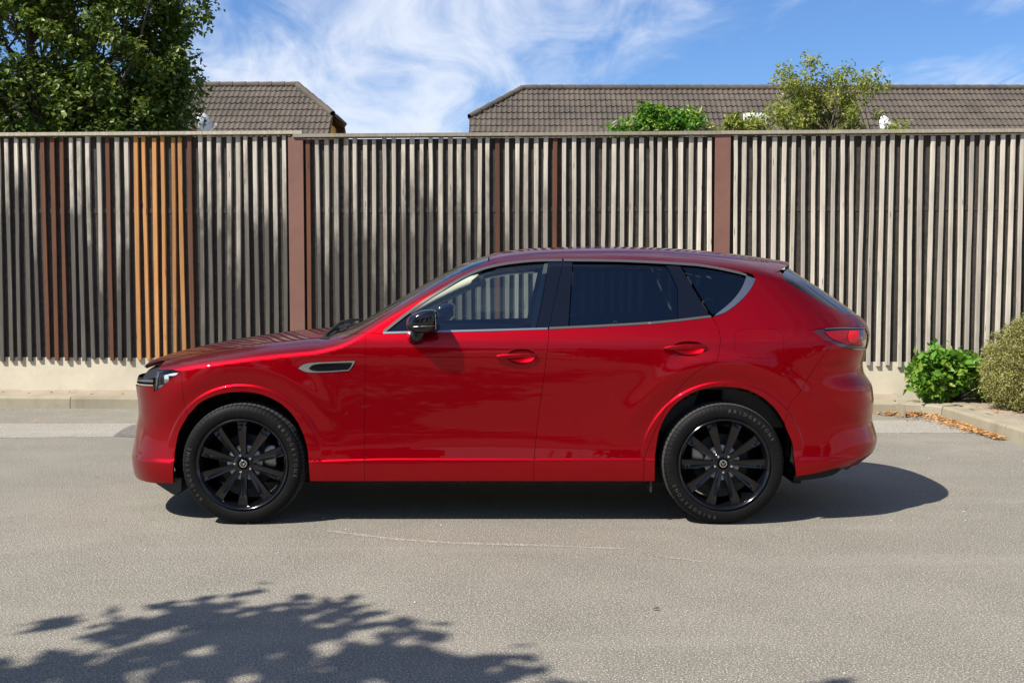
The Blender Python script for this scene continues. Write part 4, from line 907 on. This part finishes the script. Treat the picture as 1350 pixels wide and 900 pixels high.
def wheel(x, near, spin):
    w = link('wheel', ME_RIM, car, (x, -.815 if near else .815, WHZ)); w.rotation_euler = (0, 0, 0 if near else math.pi)
    link('tyre', ME_TYRE, w)
    for k in range(10):
        s_ = link('spoke', ME_SPOKE, w); s_.rotation_euler = (0, spin + k * math.pi / 5, 0)
    for k in range(5):
        th = spin + math.pi / 10 + k * 2 * math.pi / 5; link('wheel_nut', ME_NUT, w, (.052 * math.sin(th), .004, .052 * math.cos(th)))
    link('brake_disc', ME_DISC, w); link('disc_hat', ME_HAT, w); link('centre_cap', ME_CAPW, w); link('emblem', ME_EMB, w)
    c = link('brake_caliper', ME_CAL, w, (.145 if x > 0 else .150, .005, .03)); 
    if x > 0: c.location.x = -.145
    a = link('lettering', ME_TXT, w); b = link('lettering', ME_TXT2, w)
    if x < 0: a.rotation_euler = (0, R_(40), 0); b.rotation_euler = (0, R_(40), 0)
for near in (True, False):
    wheel(-WHX, near, math.pi / 10 + math.pi / 2 * 0 + math.pi / 10); wheel(WHX, near, math.pi / 2)

# ================================================================== vegetation
def leaf_cloud(name, centers, radii, per, size, m, parent, shape='leaf', up=.5, seed=1, flat=1.0, tint_by=None, fold=.25):
    """many small folded leaves gathered in clumps; one mesh"""
    rg_ = np.random.default_rng(seed); C = np.asarray(centers, float); k = len(C); n = per * k
    c = np.repeat(C, per, 0); r = np.repeat(np.asarray(radii, float), per)
    d = rg_.normal(size=(n, 3)); d /= np.linalg.norm(d, axis=1, keepdims=True); rad = rg_.random(n) ** .45
    d2 = d.copy(); d2[:, 2] *= flat; P = c + d2 * (rad * r)[:, None]
    nrm = d * .6 + rg_.normal(size=(n, 3)) * .55 + np.array([0, 0, up]); nrm /= np.linalg.norm(nrm, axis=1, keepdims=True)
    t = np.cross(nrm, rg_.normal(size=(n, 3))); t /= np.linalg.norm(t, axis=1, keepdims=True); b = np.cross(nrm, t)
    L = size * (0.65 + .7 * rg_.random(n))[:, None]; wdt = L * (.32 if shape == 'leaf' else .2 if shape == 'narrow' else .5)
    tip = P + t * L; mid1 = P + t * L * .45 + b * wdt + nrm * L * fold * .4; mid2 = P + t * L * .45 - b * wdt + nrm * L * fold * .4
    V = np.stack([P, mid1, tip - nrm * L * fold * .3, mid2], 1).reshape(-1, 3)
    me = bpy.data.meshes.new(name); me.vertices.add(4 * n); me.vertices.foreach_set('co', V.ravel())
    idx = np.arange(4 * n).reshape(n, 4); T = np.stack([idx[:, [0, 1, 2]], idx[:, [0, 2, 3]]], 1).reshape(-1)
    me.loops.add(6 * n); me.loops.foreach_set('vertex_index', T); me.polygons.add(2 * n); me.polygons.foreach_set('loop_start', np.arange(0, 6 * n, 3)); me.polygons.foreach_set('loop_total', np.full(2 * n, 3))
    tint_ = np.clip(np.repeat(rg_.random(k), per) * .45 + rg_.random(n) * .6, 0, 1) if tint_by is None else tint_by(P, rg_)
    a = me.attributes.new('tint', 'FLOAT', 'POINT'); a.data.foreach_set('value', np.repeat(tint_, 4)); me.update(); me.validate(); me.materials.append(m)
    o = link(name, me, parent); return o
def lobe_points(lobes, n, seed, shell=.55, pw=.75):
    rg_ = np.random.default_rng(seed); vol = np.array([l[3] * l[4] * l[5] for l in lobes]) ** pw; pick = rg_.choice(len(lobes), n, p=vol / vol.sum()); L = np.array(lobes)[pick]
    d = rg_.normal(size=(n, 3)); d /= np.linalg.norm(d, axis=1, keepdims=True); r = (shell + (1 - shell) * rg_.random(n)) ** .6
    return L[:, :3] + d * r[:, None] * L[:, 3:6]
def limbs(m, base, top, ends, r0, seed, n_main=6):
    rg_ = np.random.default_rng(seed); base, top = np.array(base, float), np.array(top, float)
    tr_ = [base + (top - base) * t + np.array([math.sin(3 * t + seed), math.cos(4 * t), 0]) * .05 * r0 * 8 * t * (1 - t) for t in np.linspace(0, 1, 7)]; m.tube(tr_, list(np.linspace(r0, r0 * .3, 7)), 9)
    for e in ends:
        t0 = rg_.uniform(.35, .95); s_ = base + (top - base) * t0; e = np.array(e); mid = (s_ + e) / 2 + rg_.normal(size=3) * .12 * np.linalg.norm(e - s_) + np.array([0, 0, .06])
        r1 = r0 * (.42 - .22 * t0); m.tube([s_, s_ * .55 + mid * .45 + rg_.normal(size=3) * .03, mid, mid * .5 + e * .5 + rg_.normal(size=3) * .04, e], [r1, r1 * .75, r1 * .5, r1 * .3, r1 * .12], 6)
    return m
def tree(name, lobes, trunk, n, per, size, m, label, cat, seed, group=None, r0=.14, crad=(.18, .34), nb=30, shape='leaf', shell=.55, origin=None, flat=1., up=.5, pw=.75):
    t = tag(empty(name, trunk[0]), label, cat, group); o0 = np.array(trunk[0])
    C = lobe_points(lobes, n, seed, shell, pw); rr = np.random.default_rng(seed).uniform(crad[0], crad[1], n)
    leaf_cloud('crown', C - o0, rr, per, size, m, t, shape, seed=seed, flat=flat, up=up)
    mb = MB(); limbs(mb, (0, 0, 0), np.array(trunk[1]) - o0, (C - o0)[:: max(1, n // nb)], r0, seed); mb.build('trunk', M_BARK, t, True); return t
def pt(px, py, y): p = at(px, py, y=y); return p
def lobe(px, py, y, rx, ry, rz): p = at(px, py, y=y); return (p[0], y, p[2], rx, ry, rz)
# big dark tree behind the fence on the left
TY = 9.3
L = [lobe(60, 60, TY, 1.6, 1.5, 1.5), lobe(165, 70, TY - .3, 1.0, 1.2, 1.2), lobe(196, 115, TY, .42, .8, .60), lobe(210, 30, TY + .2, .36, .5, .42), lobe(130, -30, TY, 1.5, 1.4, 1.3), lobe(-60, 60, TY + .3, 1.6, 1.5, 1.9), lobe(40, -90, TY, 1.9, 1.6, 1.5),
     lobe(220, 152, TY - .2, .34, .5, .30), lobe(20, 150, TY - .6, 1.6, 1.0, .8), lobe(150, 160, TY - .4, 1.15, 1.0, .7)]
rl_ = random.Random(31)
for k_ in range(46):                                  # twigs standing out of the crown
    a_, b_ = rl_.choice(((262, 22), (255, 55), (240, 85), (238, 110), (252, 140), (262, 160), (200, -5), (240, 8), (225, 60), (228, 95)))
    L.append(lobe(a_ + rl_.gauss(0, 8) - 24, b_ + rl_.gauss(0, 12), TY + rl_.uniform(-.5, .5), rl_.uniform(.06, .2), .2, rl_.uniform(.05, .16)))
px0 = at(70, 300, y=TY)
tree('broadleaf_tree', L, ((px0[0], TY, -.02), (px0[0] - .3, TY, 5.6)), 640, 95, .088, M_LEAF_DK, 'big dark green broadleaf tree rising behind the fence beside the brown roof', 'tree', 3, crad=(.14, .34), nb=90, pw=.6, up=.8)
# airy small tree behind the fence on the right
SY = 7.4
L = [lobe(1095, 150, SY, .75, .5, .32), lobe(1060, 118, SY, .30, .35, .22), lobe(1120, 112, SY, .42, .4, .25), lobe(1035, 104, SY + .1, .16, .2, .17), lobe(1068, 86, SY, .14, .15, .11), lobe(1150, 108, SY, .22, .2, .12), lobe(1095, 100, SY, .20, .2, .14), lobe(1185, 172, SY, .2, .3, .07), lobe(1040, 160, SY, .5, .4, .25)]
pb = at(1098, 300, y=SY)
tree('small_tree', L, ((pb[0], SY, -.02), (pb[0] - .03, SY, 4.0)), 150, 46, .060, M_LEAF_YG, 'airy yellow-green small tree poking above the fence before the long roof', 'tree', 5, r0=.05, crad=(.07, .17), nb=46, shape='narrow', shell=.2)
L = [lobe(868, 165, SY, .28, .3, .20), lobe(855, 152, SY, .14, .2, .13), lobe(905, 163, SY, .18, .2, .12), lobe(922, 158, SY, .12, .2, .08), lobe(830, 172, SY, .25, .2, .08)]
pb = at(875, 300, y=SY)
tree('tall_shrub', L, ((pb[0], SY, -.02), (pb[0], SY, 3.3)), 60, 55, .085, M_LEAF_BR, 'bright green shrub tips showing over the fence beside the grey dish', 'shrub', 8, r0=.04, crad=(.08, .16), nb=20, shape='narrow')
L = [lobe(972, 165, SY, .16, .2, .12), lobe(950, 172, SY, .2, .2, .06), lobe(990, 170, SY, .12, .2, .10)]
pb = at(972, 300, y=SY)
tree('tall_shrub', L, ((pb[0], SY, -.02), (pb[0], SY, 3.2)), 30, 50, .07, M_LEAF_YG, 'low green shrub tips over the fence in front of the white roof window', 'shrub', 9, r0=.03, crad=(.07, .13), nb=14, shape='narrow')
# shrub with big bright leaves against the wall
def bush(name, c, lobes, n, per, size, m, label, seed, crad, shape='leaf', up=.4, shell=.6, fold=.25):
    t = tag(empty(name, c), label, 'shrub'); C = lobe_points(lobes, n, seed, shell); C[:, 2] = np.maximum(C[:, 2], .23)
    leaf_cloud('foliage', C - np.array(c), np.random.default_rng(seed).uniform(*crad, n), per, size, m, t, shape, seed=seed, up=up, fold=fold)
    mb = MB(); rg_ = np.random.default_rng(seed)
    for e in C[::max(1, n // 26)]:
        e = e - np.array(c); mb.tube([(rg_.normal() * .04, rg_.normal() * .04, 0), e * .5 + rg_.normal(size=3) * .03, e], [.010, .007, .003], 6)
    mb.build('stems', M_BARK, t, True); return t
bx = at(1262, 500, y=4.45)[0]
bush('leafy_shrub', (bx, 4.6, .13), [(bx - .12, 4.58, .44, .36, .26, .24), (bx + .30, 4.56, .38, .26, .24, .18), (bx - .30, 4.52, .40, .20, .2, .20), (bx + .02, 4.5, .52, .24, .2, .16), (bx - .10, 4.55, .66, .07, .07, .07), (bx + .26, 4.5, .52, .10, .08, .08), (bx + .52, 4.5, .34, .12, .1, .12), (bx - .28, 4.5, .60, .06, .07, .07)], 200, 13, .088, M_LEAF_BR, 'low bright green shrub with large glossy leaves against the concrete wall', 12, (.06, .13), up=.45)
bx = at(1362, 500, y=3.8)[0]
bush('round_bush', (bx, 3.8, .13), [(bx, 3.8, .62, .50, .50, .42), (bx + .2, 3.9, .72, .5, .4, .36), (bx - .18, 3.7, .42, .34, .36, .28), (bx - .42, 3.7, .66, .10, .1, .1), (bx - .1, 3.7, 1.04, .12, .1, .07), (bx - .44, 3.6, .40, .08, .1, .1), (bx + .25, 3.7, 1.08, .14, .1, .07)], 620, 62, .028, M_LEAF_OL, 'rounded olive green clipped bush at the end of the soil bed', 14, (.05, .11), 'narrow', shell=.72)
# fallen leaves along the kerb
def litter(name, pts, m, kind=True):
    V = []; F = []; T = []
    for x_, y_, z_ in pts:
        s_ = random.uniform(.010, .026); a = random.uniform(0, 6.3); ca, sa = math.cos(a), math.sin(a); tl_ = [random.uniform(-.010, .014) for _ in range(4)]; k = len(V)
        for (u_, w_), dz in zip(((-1, 0), (0, .5), (1, 0), (0, -.5)), tl_): V.append((x_ + s_ * (u_ * ca - w_ * sa), y_ + s_ * (u_ * sa + w_ * ca), z_ + .012 + dz * s_ / .03))
        F += [(k, k + 1, k + 2), (k, k + 2, k + 3)]; T += [random.random()] * 4
    o = mesh(name, V, F, m, None, False); a = o.data.attributes.new('tint', 'FLOAT', 'POINT'); a.data.foreach_set('value', T); return tag(o, kind='stuff')
pts = []
for i in range(1500):
    t = random.random() ** .8; a = (1155 + 165 * t, 545 + 33 * max(0, t - .38) * 1.6 + 2 * t); spread = 5.5 * (1 - abs(2 * min(1, t * 1.15) - 1) ** 2) + 1.5
    p = at(a[0] + random.gauss(0, 4), a[1] + random.gauss(0, 1) * spread * .55, z=.004)
    if p[1] < KY(p[0]) - .01 and p[0] < CORNER[0] - .005: pts.append((p[0], p[1], random.uniform(0, .018)))
    elif p[0] < CORNER[0] + .15: pts.append((min(p[0], CORNER[0] - .02), min(p[1], KY(min(p[0], CORNER[0])) - .02 - random.random() * .1), random.uniform(0, .03)))
for a, b in ((9, 553), (18, 552), (20, 555), (46, 556), (55, 587), (78, 589), (865, 803)):
    p = at(a, b, z=.004); pts.append((p[0], p[1], 0))
for i in range(160): x_ = random.uniform(-9, 4.2); pts.append((x_, KY(x_) + random.uniform(.27, .40), .135 + random.random() * .02))
for i in range(260): pts.append((random.uniform(4.95, 7), random.uniform(2.2, 4.7), .15))
for i in range(8): pts.append((random.uniform(-6, 5), random.uniform(0, 4), .0))
litter('fallen_leaves', pts, M_LEAF_DEAD)
V = []; F = []
for i in range(900):                                  # loose grit, thickest along the kerb
    x_ = random.uniform(-7, 4.6); y_ = KY(x_) - abs(random.gauss(0, .28)) - .01 if i < 620 else random.uniform(-4.2, 4.2); s_ = random.uniform(.003, .008); k = len(V); a = random.uniform(0, 6)
    V += [(x_ + s_ * math.cos(a + q), y_ + s_ * math.sin(a + q), .003) for q in (0, 2.1, 4.2)] + [(x_, y_, .003 + s_ * .9)]; F += [(k, k + 1, k + 3), (k + 1, k + 2, k + 3), (k + 2, k, k + 3)]
tag(mesh('road_grit', V, F, mat('grit_stone', (.42, .39, .33), .9), None, False), kind='stuff')

# ================================================================== houses beyond the fence
def tiled(x0f, x1f, L_, pitch, sgn, ridge, yr, wave=.155, row=.335, fine=True):
    """corrugated tile courses on one slope; x0f/x1f(s): end of the slope at distance s below the ridge"""
    V = []; F = []; ca, sa = math.cos(pitch), math.sin(pitch); s_ = 0.; k = 0
    while s_ < L_:
        e = min(s_ + row * 1.04, L_); a0, a1 = x0f(min(s_ + row * .5, L_)), x1f(min(s_ + row * .5, L_)); n = max(2, int((a1 - a0) / wave * (6 if fine else 1)))
        xs_ = np.linspace(a0, a1, n + 1)
        for x_ in xs_:
            w = (.020 * (1 - abs(math.sin(math.pi * x_ / wave)) ** .8 * 2)) if fine else 0; jit = .004 * math.sin(x_ * 7.3 + s_ * 13)
            for ss, lift in ((s_, .006), (e, .034)):
                d = lift + w; V.append((x_, yr - sgn * (ss * ca + d * sa) if sgn > 0 else yr + ss * ca + d * sa, ridge - ss * sa + d * ca + jit))
            ss = e; d = -.002; V.append((x_, yr - sgn * (ss * ca + d * sa) if sgn > 0 else yr + ss * ca + d * sa, ridge - ss * sa + d * ca))
        for i in range(n): q = k + 3 * i; F += [(q, q + 1, q + 4, q + 3), (q + 1, q + 2, q + 5, q + 4)]
        k = len(V); s_ += row
    return V, F
def house(xa, xb, ridge, yr, hip_a, hip_b, hx, hs, label, wallm):
    """ridge along x from xa to xb (gable planes); half-hips of length hx cut hs down the slope"""
    h = tag(empty('house', ((xa + xb) / 2, yr, 0)), label, 'house'); ox, oy = (xa + xb) / 2, yr
    pitch = R_(42); L_ = 6.0; ca, sa = math.cos(pitch), math.sin(pitch); ov = .28
    f0 = lambda s: xa + (hx * max(0, 1 - s / hs) if hip_a else 0); f1 = lambda s: xb - (hx * max(0, 1 - s / hs) if hip_b else 0)
    mb = MB(); V, F = tiled(f0, f1, L_, pitch, 1, ridge, yr); mb.add(V, F); V, F = tiled(f0, f1, L_, pitch, -1, ridge, yr, fine=False); mb.add(V, F)
    for hip, xe, sg in ((hip_a, xa, 1), (hip_b, xb, -1)):
        if hip: mb.add([(xe + sg * hx, yr, ridge), (xe, yr - hs * ca, ridge - hs * sa), (xe, yr + hs * ca, ridge - hs * sa)], [(0, 1, 2)])
    mb.v = [(a - ox, b - oy, c) for a, b, c in mb.v]; ro = mesh('roof', mb.v, mb.f, M_TILE, h, False)
    # ridge and hip caps
    pr = MB(); pr.lathe([(0, .10), (.40, .115), (.42, .115), (.42, .09)], 12, 'x'); me = obj_mesh(pr, 'ridge_tile', M_TILE, 40)
    def run(p, q):
        p, q = Vector(p), Vector(q); d = q - p; n = max(1, int(d.length / .38)); rot = Vector((1, 0, 0)).rotation_difference(d)
        for i in range(n):
            c = link('ridge_tile', me, ro); c.location = p + d * (i / n) + Vector((0, 0, -.01)); c.rotation_mode = 'QUATERNION'; c.rotation_quaternion = rot
    ra, rb_ = xa + (hx if hip_a else 0) - ox, xb - (hx if hip_b else 0) - ox
    run((ra, 0, ridge), (rb_, 0, ridge))
    for hip, xe, r_ in ((hip_a, xa - ox, ra), (hip_b, xb - ox, rb_)):
        if hip:
            run((xe, -hs * ca, ridge - hs * sa), (r_, 0, ridge)); run((xe, hs * ca, ridge - hs * sa), (r_, 0, ridge))
    # walls with gable ends
    wa, wb = xa + ov - ox, xb - ov - ox; hw = (L_ - .5) * ca; ez = ridge - (L_ - .5) * sa - .12; tz = ridge - hs * sa - .10; ty = hs * ca - .05
    prof = [(-hw, 0), (hw, 0), (hw, ez), (ty, tz), (-ty, tz), (-hw, ez)]
    m = MB(); m.prism(prof, lambda p, d: (d, p[0], p[1]), wa, wb); m.build('wall', wallm, h)
    for xe in (xa - ox + .02, xb - ox - .02):        # barge boards
        m = MB()
        for sg in (-1, 1):
            a, b = (sg * hs * ca, ridge - hs * sa - .03), (sg * L_ * ca, ridge - L_ * sa - .03); V = [(xe + dx, y_, z_ + dz) for dx in (-.02, .02) for (y_, z_), dz in ((a, 0), (b, 0), (b, -.2), (a, -.2))]
            m.add(V, [(0, 1, 2, 3), (7, 6, 5, 4), (0, 4, 5, 1), (1, 5, 6, 2), (2, 6, 7, 3), (3, 7, 4, 0)])
        m.build('barge_board', M_SLAT_B, h)
    for xw in np.arange(wa + 1.2, wb - 1.2, 2.8):     # windows and a door on the garden side (hidden by the fence)
        m = MB(); m.box((xw, -hw - .04, .95), (xw + 1.1, -hw + .05, 2.2)); w_ = m.build('window', M_WHITE, h)
        m = MB(); m.box((xw + .07, -hw - .045, 1.02), (xw + 1.03, -hw - .041, 2.13)); m.build('pane', M_GLOSS, w_)
    return h, ro, (ox, oy)
YR = 26.0
hs_ = 1.16 / math.cos(R_(42))
house(-15.5, -5.1, 7.43, YR, True, True, 1.25, hs_, 'yellow rendered house with a brown tiled half-hipped roof beside the dark tree', M_YELLOW)
hr, ror, (ox_, oy_) = house(-1.07, 19.0, 7.34, YR, True, False, 1.59, hs_, 'long house with a brown tiled roof behind the airy small tree', M_YELLOW)
# white roof window on the long roof
p0 = at(995, 163, y=24.6)
m = MB(); m.box((-.33, -.06, -.06), (.33, .06, .42), .015); rw = m.build('roof_window', M_WHITE, hr, angle=40); rw.location = (p0[0] - ox_, p0[1] - oy_, p0[2] - .12)
m = MB(); m.box((-.25, -.066, .02), (.25, -.061, .34)); m.build('pane', M_WHITE, rw)
def dish(px, py, y, rad, yaw, tilt, m_, label):
    c = at(px, py, y=y); t = tag(empty('satellite_dish', (c[0], y, c[2] - 1.1)), label, 'satellite dish')
    prof = [(r * r * .55 * 0.6 / rad, r) for r in np.linspace(0, rad, 8)]; prof = prof + [(a + .012, r) for a, r in prof[::-1]]
    mb = MB(); mb.lathe(prof, 32, 'y'); o = mb.build('reflector', m_, t, True); o.location = (0, 0, 1.1); o.rotation_euler = (tilt, 0, yaw)
    mb = MB(); mb.tube([(0, .10, 0), (0, .10, 1.15)], .022, 8).tube([(0, .1, 1.1), (0, .01, 1.1)], .03, 8).build('mast', M_GREY, t, True)
    mb = MB(); d = Matrix.Rotation(yaw, 3, 'Z') @ Vector((0, -1, 0)); mb.tube([(0, 0, 1.1 - rad * .95), (d.x * rad * .9, d.y * rad * .9, 1.1 - .1)], .012, 6); mb.box((d.x * rad * .9 - .03, d.y * rad * .9 - .03, 1.0), (d.x * rad * .9 + .03, d.y * rad * .9 + .03, 1.08)); mb.build('feed_arm', M_GREY, t); return t
dish(274, 162, 22.2, .30, R_(68), R_(-12), M_WHITE, 'white satellite dish seen edge-on beside the dark tree and yellow house')
dish(1174, 166, 22.8, .34, R_(40), R_(-15), M_WHITE, 'white satellite dish over the fence beside the airy small tree')
dish(858, 145, 22.6, .15, R_(-20), R_(-20), M_GREY, 'small grey satellite dish behind the bright green shrub tips')

# ================================================================== behind the camera: the tree that shades the road, and the trees mirrored in the car
SH = SUN / -SUN[2]                                    # shift of a shadow per metre of height
def shade_lobe(px, py, zc, rx, ry, rz):
    g = at(px, py, z=0); return (g[0] - SH[0] * zc, g[1] - SH[1] * zc, zc, rx, ry, rz)
L = [shade_lobe(300, 832, 4.7, .50, .34, .30), shade_lobe(210, 880, 5.0, .8, .40, .35), shade_lobe(120, 822, 4.6, .45, .16, .2), shade_lobe(430, 850, 4.8, .45, .24, .3), shade_lobe(540, 850, 5.0, .34, .20, .2), shade_lobe(30, 890, 5.2, .8, .4, .4), shade_lobe(480, 885, 5.0, .5, .25, .2), shade_lobe(560, 880, 5.0, .30, .16, .2),
     shade_lobe(520, 930, 5.2, .6, .40, .4), shade_lobe(465, 803, 4.3, .14, .05, .06), shade_lobe(320, 782, 4.4, .12, .08, .06), shade_lobe(270, 800, 4.4, .16, .10, .06), shade_lobe(370, 800, 4.4, .16, .08, .06), shade_lobe(640, 895, 4.6, .20, .10, .14), shade_lobe(1110, 912, 4.6, .25, .08, .1), shade_lobe(400, 1150, 5.6, 1.6, .9, .8), shade_lobe(0, 1200, 5.8, 2.2, 1.1, 1.0), shade_lobe(900, 1300, 5.6, 1.3, .7, .6)]
gx = L[-2]
st = tree('shade_tree', L, ((gx[0] - 1.2, gx[1] - 2.6, 0), (gx[0] + .1, gx[1] - .6, 5.0)), 330, 6, .17, M_LEAF_DK, 'broadleaf tree beside the road whose branches shade the asphalt', 'tree', 21, r0=.17, crad=(.10, .22), nb=60, shell=.05, flat=.6, pw=.5, up=.9)
rg2 = random.Random(4)
for i, (x_, y_, hgt, rad) in enumerate(((-17, -21, 7.5, 3.0), (-9.5, -23, 6.6, 2.8), (-2.5, -22, 6.2, 2.7), (4.2, -24, 7.0, 3.0), (11, -22, 6.3, 2.8), (18, -23, 7.6, 3.2))):
    L = [(x_ + rg2.uniform(-1.6, 1.6), y_ + rg2.uniform(-1, 1), hgt * rg2.uniform(.25, .82), rad * rg2.uniform(.5, .8), rad * .6, hgt * .2) for _ in range(9)]
    tree('hedge_tree', L, ((x_, y_, 0), (x_, y_, hgt * .8)), 240, 26, .42, M_LEAF_DK, 'broad dense tree in the row across the road from the fence', 'tree', 40 + i, 'trees across the road', r0=.2, crad=(.5, .9), nb=14, shell=.4)
